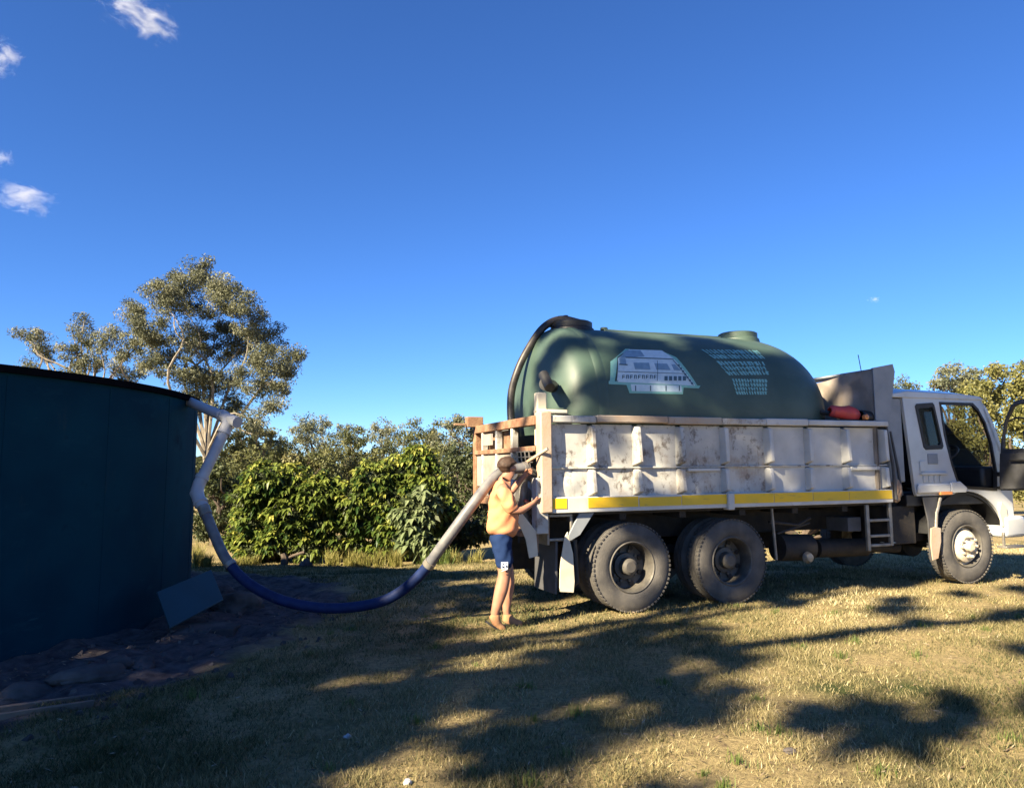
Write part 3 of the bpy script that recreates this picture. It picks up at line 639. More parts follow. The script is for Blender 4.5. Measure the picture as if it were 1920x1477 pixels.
# muffler, air tank, ladder, battery box
q = MB(); q.tube([(4.05, .45, .57), (4.9, .45, .55)], .12, 20); q.tube([(4.9, .45, .55), (5.45, .42, .52)], .07, 16); q.build('muffler', M['frame'], tr)
q = MB(); q.tube([(3.35, .35, .62), (3.85, .35, .60)], .17, 20); q.build('air_tank', M['frame'], tr)
q = MB(); q.lathe([(.001, .07), (.05, .06), (.07, .02), (.075, 0)], Matrix.Translation((3.66, .17, .50)) @ Matrix.Rotation(math.pi / 2, 4, 'X'), 20); q.build('drain_cap', M['steel'], tr)
q = MB(); q.tube([(3.1, .12, 1.14), (3.14, .12, .5)], .018, 6); q.build('brace', M['steel'], tr)
q = MB(); q.tube([(3.2, .3, .95), (3.6, .25, .9), (3.85, .3, .98)], .02, 8); q.tube([(3.3, .28, .8), (3.8, .26, .92)], .014, 8); q.build('air_hose', M['hose'], tr)
B('ladder_stile', 'steel', (4.53, 4.58, .03, .07, .55, 1.14)); B('ladder_stile', 'steel', (4.92, 4.97, .03, .07, .60, 1.17))
for h in (.92, .72, .60): B('ladder_rung', 'steel', (4.585, 4.915, .03, .07, h, h + .035))
B('toolbox', 'trim', (4.30, 4.52, .12, .5, .80, .98)); B('added_fuel_tank', 'frame', (3.2, 4.6, W - .7, W - .2, .45, 1.05)); B('added_far_guard', 'frame', (.2, 3.2, W - .62, W - .6, .35, 1.1)); B('battery_box', 'frame', (5.0, 5.5, .15, .6, .6, 1.1))  # far tank and guard added to block lit ground and blacken the underside
q = MB(); q.lathe([(.001, .06), (.08, .04), (.11, 0)], Matrix.Translation((5.10, .25, .62)), 16); q.build('filler_cap', M['cream'], tr)
# cab
arch = [(6.33 + .76 * math.cos(R(a)), .54 + .74 * math.sin(R(a))) for a in range(25, 112, 6)]
outl = [(5.27, 2.57), (6.72, 2.57), (6.86, 2.44), (7.03, 2.1), (7.13, 1.8), (7.20, 1.5), (7.24, 1.15), (7.26, .70), (7.12, .66)] + arch + [(6.0, 1.235), (5.43, 1.235), (5.40, 1.30)]
door = [(5.95, 2.50), (6.58, 2.50), (6.68, 2.42), (6.80, 2.24), (6.90, 1.95), (6.96, 1.55), (6.93, 1.29), (6.27, 1.33), (6.18, 1.43), (6.10, 1.65), (6.0, 2.05)]
qwin = [(5.50, 2.43), (5.53, 2.46), (5.80, 2.48), (5.83, 2.45), (5.945, 1.92), (5.92, 1.88), (5.64, 1.87), (5.605, 1.90)]
fnp = lambda a, b_, d: Vector((a, d, b_))
q = MB(); q.plate(outl, [door, qwin], fnp, .03, .08); q.build('cab_side', M['cab'], tr, bevel=.006, angle=30)
q = MB(); q.plate(outl, [door, qwin], fnp, W - .12, W - .07); q.build('cab_side', M['cab'], tr, bevel=.006)
grow = lambda poly, k: [(sum(a for a, _ in poly) / len(poly) + (x - sum(a for a, _ in poly) / len(poly)) * k, sum(b_ for _, b_ in poly) / len(poly) + (y - sum(b_ for _, b_ in poly) / len(poly)) * k) for x, y in poly]
for (y0, y1, y2) in ((.018, .05, .040), (W - .09, W - .055, W - .08)):
    q = MB(); q.plate(grow(qwin, 1.06), [grow(qwin, .86)], fnp, y0, y1); f = q.build('quarter_window', M['black'], tr)
    q = MB(); q.plate(grow(qwin, .90), [], fnp, y2, y2 + .005); q.build('pane', M['glassd'], f)
q = MB(); q.plate(grow(door, 1.02), [grow(door, .955)], fnp, .022, .06); q.build('door_seal', M['black'], tr)
farwin = [(6.02, 2.44), (6.56, 2.44), (6.74, 2.25), (6.86, 1.93), (6.90, 1.72), (6.12, 1.72)]
q = MB(); q.plate(grow(door, .99), [farwin], fnp, W - .11, W - .075); q.build('far_door', M['trim'], tr)
q = MB(); q.plate(grow(farwin, 1.01), [], fnp, W - .095, W - .09); q.build('far_door_glass', M['glass'], tr)
# roof, rear part
q = MB(); n_ = 12; vs = []
for j in range(n_ + 1):
    u = j / n_; t = .015 + (W - .07) * u; c = math.sin(math.pi * u) ** .5 * .10
    vs += [(5.02, t, 2.555), (5.05, t, 2.60 + c * .8), (5.35, t, 2.645 + c), (6.3, t, 2.63 + c), (6.72, t, 2.60 + c * .8), (6.80, t, 2.555)]
fs = [(0, 1, 2, 3, 4, 5), tuple(n_ * 6 + k for k in (5, 4, 3, 2, 1, 0))]
for j in range(n_):
    for k in range(6): a = j * 6; fs.append((a + k, a + (k + 1) % 6, a + 6 + (k + 1) % 6, a + 6 + k))
q.add(vs, fs); q.build('cab_roof', M['cab'], tr, angle=40, bevel=.01)
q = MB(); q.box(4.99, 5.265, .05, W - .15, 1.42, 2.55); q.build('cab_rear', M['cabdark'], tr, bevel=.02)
B('cab_rear_lower', 'frame', (5.05, 5.4, .25, W - .3, 1.05, 1.42)); B('cab_floor', 'black', (5.3, 7.2, .085, W - .125, 1.10, 1.25))
B('cab_under', 'frame', (5.75, 7.1, .38, W - .42, .80, 1.10))
B('inner_arch', 'frame', (5.7, 7.05, .36, .40, .6, 1.12))
q = MB(); q.plate([(6.76, 2.55), (6.72, 2.55), (7.18, 1.52), (7.22, 1.52)], [], fnp, .03, .12); q.build('windscreen_pillar', M['cab'], tr); q = MB(); q.plate([(6.76, 2.55), (6.72, 2.55), (7.18, 1.52), (7.22, 1.52)], [], fnp, W - .16, W - .07); q.build('windscreen_pillar', M['cab'], tr)
q = MB(); q.add([(6.77, .12, 2.53), (6.77, W - .16, 2.53), (7.21, W - .16, 1.54), (7.21, .12, 1.54)], [(0, 1, 2, 3)]); q.build('windscreen', M['glass'], tr)
B('front_panel', 'cab', (7.22, 7.28, .04, W - .08, .95, 1.54), bevel=.02); B('dashboard', 'black', (6.78, 7.2, .10, W - .15, 1.3, 1.62), bevel=.05)
B('bumper', 'cab', (7.0, 7.42, -.02, W - .04, .62, .92), bevel=.05); B('headlight', 'white', (7.41, 7.44, .12, .5, .68, .86)); B('headlight', 'white', (7.41, 7.44, W - .56, W - .18, .68, .86))
q = MB(); q.plate([(6.98, 1.12), (7.06, 1.05), (7.10, .80), (6.98, .78), (6.93, .98)], [], fnp, .0, .03); q.build('corner_lens', M['cream'], tr)
# seats and steering wheel
for t in (.35, 1.45):
    q = MB(); q.box(5.75, 6.25, t, t + .5, 1.35, 1.55); q.build('seat', M['seat'], tr, bevel=.05)
    q = MB(); q.box(5.62, 5.75, t, t + .5, 1.5, 2.15, Matrix.Translation((0, 0, 0))); q.build('seat_back', M['seat'], tr, bevel=.05)
cs = Vector((6.62, .60, 1.80)); q = MB(); ax = Matrix.Translation(cs) @ Matrix.Rotation(R(-35), 4, 'Y')
q.tube([ax @ Vector((.22 * math.cos(a * math.pi / 16), .22 * math.sin(a * math.pi / 16), 0)) for a in range(33)], .016, 8)
for a in (0, 2.1, 4.2): q.tube([ax @ Vector((0, 0, -.02)), ax @ Vector((.22 * math.cos(a), .22 * math.sin(a), 0))], .012, 6)
q.tube([cs, cs + Vector((.35, 0, -.35))], .03, 8); q.build('steering_wheel', M['black'], tr)
# cab furniture on the side
B('fender_bulge', 'cab', (5.42, 6.02, -.015, .04, 1.262, 1.40), bevel=.04)
q = MB(); q.plate([(6.02, 1.27), (6.30, 1.27), (6.33, 1.33), (6.2, 1.42), (6.02, 1.41)], [], fnp, -.01, .03); q.build('fender_end', M['cab'], tr, bevel=.012)
B('side_marker', 'orange', (5.80, 6.02, -.024, .01, 1.243, 1.285), bevel=.006)
B('grab_recess', 'cabdark', (5.66, 5.84, .018, .035, 1.66, 1.80)); B('side_ledge', 'cab', (5.50, 5.98, -.008, .04, 1.515, 1.55), bevel=.006)
for s in (5.55, 5.65, 5.75, 5.85): B('vent_slat', 'cab', (s, s + .045, .014, .033, 1.415, 1.505), bevel=.005)
B('side_patch', 'cab', (5.50, 5.60, .012, .034, 1.56, 1.70)); 
q = MB(); q.plate([(5.53, 1.22), (5.80, 1.22), (5.76, .95), (5.70, .40), (5.60, .38), (5.60, .9)], [], fnp, .03, .05); q.build('mudguard', M['trim'], tr, bevel=.005)
q = MB(); q.tube([(5.86, .04, 1.2), (5.76, .03, 1.0), (5.73, .03, .8)], .022, 8); q.build('mudguard_stay', M['steel'], tr)
q = MB(); q.plate([(5.62, .80), (5.70, .82), (5.80, .80), (5.79, .62), (5.72, .40), (5.62, .38), (5.60, .6)], [], fnp, .01, .028); q.build('mudguard_patch', M['rail'], tr, bevel=.004)
# arch liner
q = MB(); A0 = [(6.33 + .72 * math.cos(R(a)), .54 + .70 * math.sin(R(a))) for a in range(15, 166, 10)]; A1 = [(6.33 + .75 * math.cos(R(a)), .54 + .73 * math.sin(R(a))) for a in range(165, 14, -10)]
q.plate(A0 + A1, [], fnp, .06, .42); q.build('wheel_arch', M['black'], tr)
B('cab_step', 'steel', (6.95, 7.35, -.05, .10, .48, .51), (6.97, 7.0, .0, .03, .5, .7), bevel=.004)
# open driver door
DA = R(76); HX, HT = 6.99, .015
def dfn(a, b_, d):  # a: distance from the hinge, b: height, d: thickness towards the cab front
    return Vector((HX - a * math.cos(DA) + d * math.sin(DA), HT - a * math.sin(DA) - d * math.cos(DA), b_))
dl = [(6.99 - a, b_) for a, b_ in door]
dwin = [(.10, 1.86), (.12, 2.04), (.20, 2.26), (.34, 2.43), (.42, 2.46), (.97, 2.46), (.90, 1.86)]
q = MB(); q.plate([(.0, 1.28), (.03, 1.55), (.06, 1.9), (.16, 2.24), (.30, 2.46), (.41, 2.52), (1.04, 2.52), (.97, 2.0), (.88, 1.6), (.80, 1.40), (.72, 1.30)], [dwin], dfn, 0, .045); dd = q.build('driver_door', M['trim'], tr, bevel=.006)
q = MB(); q.plate([(.02, 1.30), (.04, 1.55), (.07, 1.8), (.90, 1.8), (.86, 1.6), (.78, 1.42), (.70, 1.33)], [], dfn, -.03, -.002); q.build('door_trim', M['trim'], dd, bevel=.01)
q = MB(); q.tube([dfn(.3, 1.7, -.07), dfn(.6, 1.7, -.07)], .014, 8); q.build('handle', M['black'], dd)
B('door_hinge', 'black', (6.95, 7.02, -.02, .03, 1.48, 1.54), (6.95, 7.02, -.02, .03, 1.30, 1.34))
q = MB(); q.tube(cm([(7.12, .03, 2.2), (7.22, -.15, 2.3), (7.25, -.28, 2.2), (7.25, -.28, 1.75), (7.16, .02, 1.6)], 6), .012, 8); q.build('mirror_arm', M['black'], tr)
q = MB(); q.box(7.22, 7.28, -.38, -.20, 1.8, 2.12); q.build('mirror', M['black'], tr, bevel=.02)
# muddy cloth jammed behind the tray
q = MB()
import bmesh
bm = bmesh.new(); bmesh.ops.create_icosphere(bm, subdivisions=4, radius=1)
from mathutils import noise
for v in bm.verts:
    z = v.co.z; wdt = .08 * (1.1 - .5 * z); d = noise.noise(v.co * 2.2) * .35 + noise.noise(v.co * 6) * .12
    v.co = Vector((5.07 + v.co.x * wdt * (1 + d), .05 + v.co.y * .06 * (1 + d), 1.33 + z * .17 * (1 + d * .5)))
me = bpy.data.meshes.new('muddy_cloth'); bm.to_mesh(me); bm.free(); me.materials.append(M['rag']); me.polygons.foreach_set('use_smooth', [True] * len(me.polygons))
o = bpy.data.objects.new('muddy_cloth', me); COL.objects.link(o); o.parent = tr

# ------------------------------------------------------------------ green cartage tank in the tray
TT, THC, TRR = 1.17, 2.34, 1.09; S0, S1 = .24, 4.62
ct, co = truck_space('cartage_tank', 2.2, TT, 1.2); tag(ct, 'long rounded green water tank with printed emblem sitting in the tray', 'cartage tank')
def tank_r(s):
    a, b_ = .46, 1.30                                          # depth of the rear and front dome
    if s < S0 + a: u = (S0 + a - s) / a; return TRR * max(0, 1 - u ** 2.5) ** (1 / 2.5)
    if s > S1 - b_: u = (s - S1 + b_) / b_; return TRR * max(0, 1 - u ** 2.3) ** (1 / 2.0)
    return TRR
sv = [S0] + [S0 + .46 * (1 - math.cos(k * math.pi / 32)) for k in range(1, 17)]
sv += list(np.linspace(S0 + .7, S1 - 1.36, 18)) + [S1 - 1.30 + 1.30 * math.sin(k * math.pi / 40) for k in range(0, 21)]
def trr(s):
    r = tank_r(s)
    if S0 + .62 < s < S1 - 1.3: r += 0
    return r
q = MB(); mxx = Matrix.Translation((0, TT, THC)) @ Matrix.Rotation(math.pi / 2, 4, 'Y')
q.lathe([(max(.001, trr(s)), s) for s in sv], mxx, 96); q.v = [tuple(Vector(p) + co) for p in q.v]
q.build('shell', M['tank'], ct, angle=70)
def tb(name, q, m, par=ct, **k):
    q.v = [tuple(Vector(p) + co) for p in q.v]; return q.build(name, M[m], par, **k)
# moulded band at the rear shoulder and pale end skin
q = MB(); q.lathe([(TRR - .01, S0 + .46), (TRR + .012, S0 + .49), (TRR + .014, S0 + .56), (TRR + .0, S0 + .60)], mxx, 96); tb('moulded_band', q, 'tank', angle=70)
for s, r_ in ((.90, .27), (3.50, .27)):
    q = MB(); zt = THC + TRR; q.lathe([(r_ * 1.15, -.09), (r_ * 1.08, .0), (r_, .02), (r_, .085), (r_ * .9, .10), (.001, .105)], Matrix.Translation((s, TT, zt)), 32); h = tb('hatch', q, 'tank' if s > 2 else 'black', angle=30)
    if s < 2: q = MB(); q.lathe([(.045, 0), (.05, .05), (.03, .09), (.001, .09)], Matrix.Translation((s - .08, TT, zt + .10)), 12); tb('vent_knob', q, 'black', par=h)
q = MB(); q.box(1.30, 3.1, TT - .16, TT + .16, THC + TRR - .03, THC + TRR + .012); q.lathe([(.05, 0), (.05, .03), (.001, .04)], Matrix.Translation((1.32, TT - .1, THC + TRR + .01)), 10); tb('walkway_strip', q, 'tank', bevel=.01)
# decals on the near flank
def surf(s, h, e=.004):
    dz = h - THC; r = trr(s) + e; return Vector((s, TT - math.sqrt(max(0, r * r - dz * dz)), h))
def dq(q, p, n_=6, e=.004):
    A, B_, C_, D_ = p; vs = []
    for j in range(n_ + 1):
        for i_ in range(n_ + 1):
            u, v = i_ / n_, j / n_; s = (A[0] * (1 - u) + B_[0] * u) * (1 - v) + (D_[0] * (1 - u) + C_[0] * u) * v; h = (A[1] * (1 - u) + B_[1] * u) * (1 - v) + (D_[1] * (1 - u) + C_[1] * u) * v
            vs.append(surf(s, h, e))
    m_ = n_ + 1; q.add(vs, [(j * m_ + i_, j * m_ + i_ + 1, (j + 1) * m_ + i_ + 1, (j + 1) * m_ + i_) for j in range(n_) for i_ in range(n_)])
def inv(px, py):
    """photo measurement -> (s, h) on the flank of the tank"""
    o_ = TM.inverted() @ Vector((0, 0, CAM_H)); d = (TM.inverted().to_3x3() @ (at(px, py, 5) - Vector((0, 0, CAM_H)))).normalized()
    oy, oz = o_.y - TT, o_.z - THC; a = d.y ** 2 + d.z ** 2; b_ = oy * d.y + oz * d.z; c = oy * oy + oz * oz - TRR ** 2
    t = (-b_ - math.sqrt(max(0, b_ * b_ - a * c))) / a; p = o_ + d * t; return (p.x, p.z)
def strip(name, m, quads, e):
    q = MB()
    for c in quads: dq(q, [inv(*p) for p in c], 5, e)
    return tb(name, q, m, smooth=True)
strip('emblem', 'logo_mint', [[(1141, 714), (1313, 723), (1310, 728), (1141, 720)], [(1143, 716), (1152, 716), (1157, 668), (1144, 678)], [(1144, 679), (1160, 667), (1180, 654), (1172, 654)], [(1172, 716), (1282, 722), (1280, 739), (1180, 737)], [(1235, 656), (1268, 670), (1308, 724), (1302, 724)]], .0035)
strip('emblem', 'logo_pale', [[(1156, 716), (1174, 678), (1180, 654), (1158, 672)], [(1158, 716), (1303, 723), (1262, 672), (1160, 684)], [(1160, 684), (1262, 672), (1240, 657), (1180, 655)], [(1184, 733), (1278, 735), (1277, 723), (1182, 720)]], .0055)
strip('emblem', 'logo_blue', [[(1162, 683), (1174, 684), (1172, 672), (1160, 672)], [(1160, 672), (1208, 668), (1200, 657), (1172, 657)], [(1190, 692), (1219, 693), (1216, 680), (1187, 680)], [(1230, 693), (1257, 694), (1250, 682), (1226, 681)], [(1263, 694), (1276, 695), (1265, 683), (1258, 683)]], .0075)
dk = [[(1160, 684), (1176, 685), (1176, 683), (1160, 682)], [(1172, 671), (1262, 674), (1262, 672.5), (1172, 669)], [(1231, 714), (1232, 714), (1232, 676), (1231, 676)], [(1158, 697), (1282, 701), (1282, 700), (1158, 696)], [(1298, 722), (1300, 722), (1262, 675), (1260, 675)]]
rr = random.Random(8)
for k in range(9): x = 1166 + k * 7.4; dk += [[(x, 710), (x + 1.6, 710), (x + 1.6, 703), (x, 703)], [(x, 704.4), (x + 5, 704.6), (x + 5, 703.2), (x, 703)]] + ([[(x + 3.6, 710), (x + 5, 710), (x + 5, 703), (x + 3.6, 703)]] if k % 2 else [[(x, 707.5), (x + 4.5, 707.6), (x + 4.5, 706.4), (x, 706.3)]])
for k in range(5): x = 1245 + k * 8.6; dk += [[(x, 713.5), (x + 6, 713.7), (x + 6, 705.2), (x, 705)]]
for x in (1190, 1218, 1247, 1272): dk += [[(x, 733), (x + 2, 733), (x + 2, 723), (x, 723)]]
for k in range(7): x = 1270 + k * 4.2; y = 683 + k * 5.6; dk += [[(x, y + 4), (x + 4, y + 4), (x + 3, y), (x - 1, y)]]
strip('emblem', 'logo_dark', dk, .0095)
tq = []
for (xa, ya, xb, yb, xc, yc, xd, yd, n_, rows) in [(1316, 655, 1425, 657, 1440, 674, 1342, 674, 15, 2), (1344, 677, 1436, 678, 1444, 704, 1368, 705, 13, 3), (1373, 710, 1440, 711, 1439, 741, 1382, 741, 12, 4)]:
    for r_ in range(rows):
        v0, v1 = r_ / rows, (r_ + .82) / rows
        for k in range(n_):
            u0 = k / n_; u1 = u0 + .55 / n_ * rr.uniform(.6, 1.4)
            f = lambda u, v: ((xa * (1 - u) + xb * u) * (1 - v) + (xd * (1 - u) + xc * u) * v, (ya * (1 - u) + yb * u) * (1 - v) + (yd * (1 - u) + yc * u) * v)
            sl_ = .25 / n_
            tq.append([f(u0, v1), f(u1, v1), f(u1 - sl_, v0), f(u0 - sl_, v0)])
            if rr.random() < .6: vm_ = (v0 + v1) / 2 + rr.uniform(-.3, .3) * (v1 - v0) ; tq.append([f(u0, vm_), f(u0 + .8 / n_, vm_), f(u0 + .8 / n_, vm_ - .16 / rows), f(u0, vm_ - .16 / rows)])
q = MB()
for c in tq: dq(q, [inv(*p) for p in c], 1, .004)
tb('lettering', q, 'logo_cyan')['kind'] = 'stuff'
# overflow hose over the rear dome
hpts = [(1.0, TT - .1, THC + TRR + .08), (.74, TT - .02, 3.56), (.50, TT, 3.44), (.28, TT, 3.14), (.14, TT + .02, 2.85), (.07, TT + .05, 2.55), (.06, TT, 2.15), (.06, TT - .2, 1.85), (.02, TT - .3, 1.62), (-.03, TT - .35, 1.40)]
q = MB(); q.tube(cm(hpts, 10), .048, 14); tb('overflow_hose', q, 'hose', angle=80)
q = MB(); q.plate([(.60, 3.46), (.70, 3.60), (.72, 3.46)], [], fnp, TT - .05, TT + .05); tb('hose_saddle', q, 'black')
q = MB(); q.tube([(.28, .42, 2.60), (.10, .20, 2.60)], .075, 16); q.tube([(.12, .12, 2.55), (.12, .30, 2.72)], .06, 12); tb('inlet_elbow', q, 'black')
q = MB(); q.box(-.02, .10, .16, .26, 1.9, 2.5); q.box(-.02, .35, .14, .28, 2.26, 2.31); tb('tank_prop', q, 'cream', bevel=.015)

# red pump on the rail at the front of the tray
pm_, po = truck_space('water_pump', 4.45, .16, 2.24); tag(pm_, 'red pump with black motor lying on the tray rail behind the cab', 'pump')
def pb(name, q, m, **k): q.v = [tuple(Vector(p) + po) for p in q.v]; return q.build(name, M[m], pm_, **k)
q = MB(); q.lathe([(.04, -.30), (.075, -.27), (.085, -.1), (.11, .0), (.09, .12), (.05, .18), (.001, .18)], Matrix.Translation((4.40, .13, 2.33)) @ Matrix.Rotation(math.pi / 2 + .12, 4, 'Y'), 20); pb('housing', q, 'red')
q = MB(); q.lathe([(.07, -.10), (.085, -.08), (.085, .16), (.06, .19), (.001, .19)], Matrix.Translation((4.68, .10, 2.29)) @ Matrix.Rotation(math.pi / 2 + .1, 4, 'Y'), 20); pb('motor', q, 'black')
q = MB(); q.lathe([(.035, 0), (.035, .05), (.001, .06)], Matrix.Translation((4.58, .03, 2.28)) @ Matrix.Rotation(math.pi / 2, 4, 'X'), 16); pb('cap', q, 'orange')
q = MB(); q.box(4.2, 4.8, .05, .20, 2.225, 2.25); pb('base_plate', q, 'frame')
q = MB(); q.tube(cm([(4.1, .13, 2.33), (4.0, .5, 2.4), (4.3, 1.0, 2.45), (4.7, .9, 2.4)], 6), .03, 8); pb('pump_hose', q, 'hose')
# ------------------------------------------------------------------ the worker
pe = empty('person', (-.125, 7.98, g1(-.125, 7.98)), R(14))
tag(pe, 'worker in orange shirt and navy shorts leaning on the rear of the truck', 'person')
def skin(name, verts, edges, m, sub=2, parent=pe):
    me = bpy.data.meshes.new(name); me.from_pydata([v[:3] for v in verts], edges, []); o = bpy.data.objects.new(name, me); COL.objects.link(o)
    s_ = o.modifiers.new('skin', 'SKIN'); s_.use_smooth_shade = True
    for l in (me.skin_vertices[0].data if me.skin_vertices else []): pass
    return o
def skinned(name, verts, edges, m, sub=2, parent=pe, post=None):
    """verts: (x, y, z, rx, ry)"""
    me = bpy.data.meshes.new(name + '_cage'); me.from_pydata([v[:3] for v in verts], edges, [])
    import bmesh
    bm = bmesh.new(); bm.from_mesh(me); ly = bm.verts.layers.skin.verify(); bm.verts.ensure_lookup_table()
    for k, v in enumerate(verts): bm.verts[k][ly].radius = (v[3], v[4] if len(v) > 4 else v[3]); bm.verts[k][ly].use_root = (k == 0)
    bm.to_mesh(me); bm.free()
    o = bpy.data.objects.new(name + '_cage', me); COL.objects.link(o)
    s_ = o.modifiers.new('skin', 'SKIN'); s_.use_smooth_shade = True; s_.branch_smoothing = .6
    u = o.modifiers.new('sub', 'SUBSURF'); u.levels = sub; u.render_levels = sub
    dg = bpy.context.evaluated_depsgraph_get(); dg.update(); nm = bpy.data.meshes.new_from_object(o.evaluated_get(dg)); nm.name = name
    bpy.data.objects.remove(o); bpy.data.meshes.remove(me)
    nm.materials.clear(); nm.materials.append(M[m])
    if post:
        for v in nm.vertices: v.co = post(v.co)
    nm.polygons.foreach_set('use_smooth', [True] * len(nm.polygons))
    o = bpy.data.objects.new(name, nm); COL.objects.link(o); o.parent = parent; return o
# body: one skin from head to feet
bv = [(0, 0, .95, .10, .11), (.02, 0, 1.12, .11, .12), (.02, 0, 1.30, .115, .14), (.0, 0, 1.44, .08, .12), (.05, 0, 1.52, .055), (.085, 0, 1.585, .075), (.10, 0, 1.645, .088, .078), (.105, 0, 1.70, .05),   # 0..7
      (.0, -.09, .86, .085), (.025, -.105, .55, .068), (-.01, -.11, .40, .076), (-.085, -.11, .15, .042), (-.06, -.11, .08, .035),            # 8..12 near leg
      (.02, .09, .86, .085), (.12, .10, .54, .064), (.115, .10, .41, .072), (.09, .10, .14, .040), (.12, .10, .06, .035),               # 13..17 far leg
      (-.01, -.17, 1.42, .065), (.06, -.245, 1.20, .05), (.17, -.24, 1.20, .040), (.31, -.17, 1.27, .028), (.35, -.15, 1.285, .030), # 18..22 near arm
      (.0, .17, 1.42, .065), (.16, .22, 1.36, .048), (.27, .20, 1.50, .033), (.33, .17, 1.57, .028),                                 # 23..26 far arm
      (.155, 0, 1.585, .032), (.178, 0, 1.622, .014)]                                                                            # jaw, nose
be = [(0, 1), (1, 2), (2, 3), (3, 4), (4, 5), (5, 6), (6, 7), (0, 8), (8, 9), (9, 10), (10, 11), (11, 12), (0, 13), (13, 14), (14, 15), (15, 16), (16, 17), (3, 18), (18, 19), (19, 20), (20, 21), (21, 22), (3, 23), (23, 24), (24, 25), (25, 26), (5, 27), (6, 28)]
def fingers(base, k0, dirv, side, curl):
    """five finger chains rooted in the palm"""
    global bv, be
    d = Vector(dirv).normalized(); sd = Vector(side).normalized(); cu = Vector(curl).normalized()
    for j, (off, ln) in enumerate([(-.027, .058), (-.009, .066), (.009, .062), (.026, .048)]):
        p = Vector(base) + sd * off; i0 = len(bv)
        a = p + d * .02; b_ = p + d * (.02 + ln * .45) + cu * .01; c = b_ + d * ln * .2 + cu * ln * .4
        bv += [(*a, .0095), (*b_, .009), (*c, .008)]; be += [(k0, i0), (i0, i0 + 1), (i0 + 1, i0 + 2)]
    i0 = len(bv); p = Vector(base) - sd * .03 - d * .01; q_ = p - sd * .02 + d * .025 + cu * .02
    bv += [(*p, .011), (*q_, .0095)]; be += [(k0, i0), (i0, i0 + 1)]
fingers(bv[22][:3], 22, (.9, .3, .2), (0, .3, -1), (.2, 1, 0)); fingers(bv[26][:3], 26, (.7, -.4, .5), (.3, .3, -.8), (.2, -1, .1))
skinned('body', bv, be, 'skin')
sv_ = [(.01, 0, .905, .150, .172), (.025, 0, 1.03, .170, .18), (.04, 0, 1.14, .170, .18), (.02, 0, 1.30, .152, .185), (-.005, 0, 1.43, .105, .15), (.03, 0, 1.495, .07, .075),
       (-.015, -.18, 1.415, .085), (.04, -.235, 1.26, .078), (.085, -.25, 1.185, .072), (-.005, .18, 1.415, .085), (.09, .21, 1.385, .072), (.14, .215, 1.365, .066)]
def folds(c): return c + Vector((noise.noise(c * 9) * .012, noise.noise(c * 9 + Vector((5, 0, 0))) * .012, 0)) + Vector((math.sin(c.z * 55 + c.x * 18 + noise.noise(c * 6) * 4) * .0035, math.sin(c.z * 38 - c.x * 40 + noise.noise(c * 5) * 5) * .006, 0))
skinned('shirt', sv_, [(0, 1), (1, 2), (2, 3), (3, 4), (4, 5), (4, 6), (6, 7), (7, 8), (4, 9), (9, 10), (10, 11)], 'shirt', 3, post=folds)
sh = [(.0, 0, .96, .15, .16), (.0, 0, 1.02, .15, .155), (.0, -.095, .82, .108), (.02, -.105, .68, .098), (.025, -.105, .595, .092), (.03, .095, .82, .108), (.08, .10, .68, .096), (.10, .10, .595, .090)]
skinned('shorts', sh, [(0, 1), (0, 2), (2, 3), (3, 4), (0, 5), (5, 6), (6, 7)], 'shorts', 3, post=folds)
bm = bmesh.new() if 'bmesh' in globals() else None
bmesh.ops.create_icosphere(bm, subdivisions=4, radius=1)
for v in bm.verts:
    c = v.co.copy(); f = 1 + noise.noise(c * 3) * .06 + noise.noise(c * 11) * .05
    if c.x > .25 and c.z < .25: f *= .72                       # hairline: the face stays free
    if c.z < -.2: f *= .86
    v.co = Vector((.075 + c.x * .106 * f, c.y * .088 * f, 1.655 + c.z * .098 * f))
hm = bpy.data.meshes.new('hair'); bm.to_mesh(hm); bm.free(); hm.materials.append(M['hair']); hm.polygons.foreach_set('use_smooth', [True] * len(hm.polygons))
ho = bpy.data.objects.new('hair', hm); COL.objects.link(ho); ho.parent = pe
for ys_, x0, tilt in ((-.11, -.085, R(34)), (.10, .095, R(4))):
    z0 = .135 if ys_ < 0 else .08
    bt = [(0, 0, 0, .052), (-.005, 0, .075, .056), (-.02, 0, -.04, .052, .045), (.07, 0, -.045, .042, .048), (.14, 0, -.055, .034, .045), (.175, 0, -.06, .022, .035)]
    mxb = Matrix.Translation((x0, ys_, z0)) @ Matrix.Rotation(tilt, 4, 'Y')
    bt = [(*(mxb @ Vector(v[:3])), *v[3:]) for v in bt]
    o = skinned('boot', bt, [(0, 1), (0, 2), (0, 3), (3, 4), (4, 5)], 'boot', 2)
    q = MB(); q.plate([(-.045, -.03), (-.02, -.04), (.09, -.045), (.16, -.035), (.185, 0), (.16, .035), (.09, .045), (-.02, .04), (-.045, .03)], [], lambda a, b_, d: mxb @ Vector((a, b_, d)), -.088, -.070); q.build('sole', M['black'], o)
# white print on the shorts
q = MB(); q.add([(-.035, -.205, .69), (.035, -.208, .69), (.035, -.204, .62), (-.035, -.201, .62)], [(0, 1, 2, 3)]); q.build('print', M['white'], pe)
q = MB()
for (a, c, d, e) in [(-.02, .675, .012, .012), (.008, .68, .018, .007), (-.018, .648, .014, .016), (.012, .655, .016, .018), (-.03, .66, .006, .03)]: q.add([(a, -.2095, c), (a + d, -.2095, c), (a + d, -.2085, c - e), (a, -.2085, c - e)], [(0, 1, 2, 3)])
q.build('print', M['shorts'], pe)
q = MB(); q.tube([(-.03, -.205, .60), (.03, -.203, .615)], .004, 5); q.build('print', M['white'], pe)

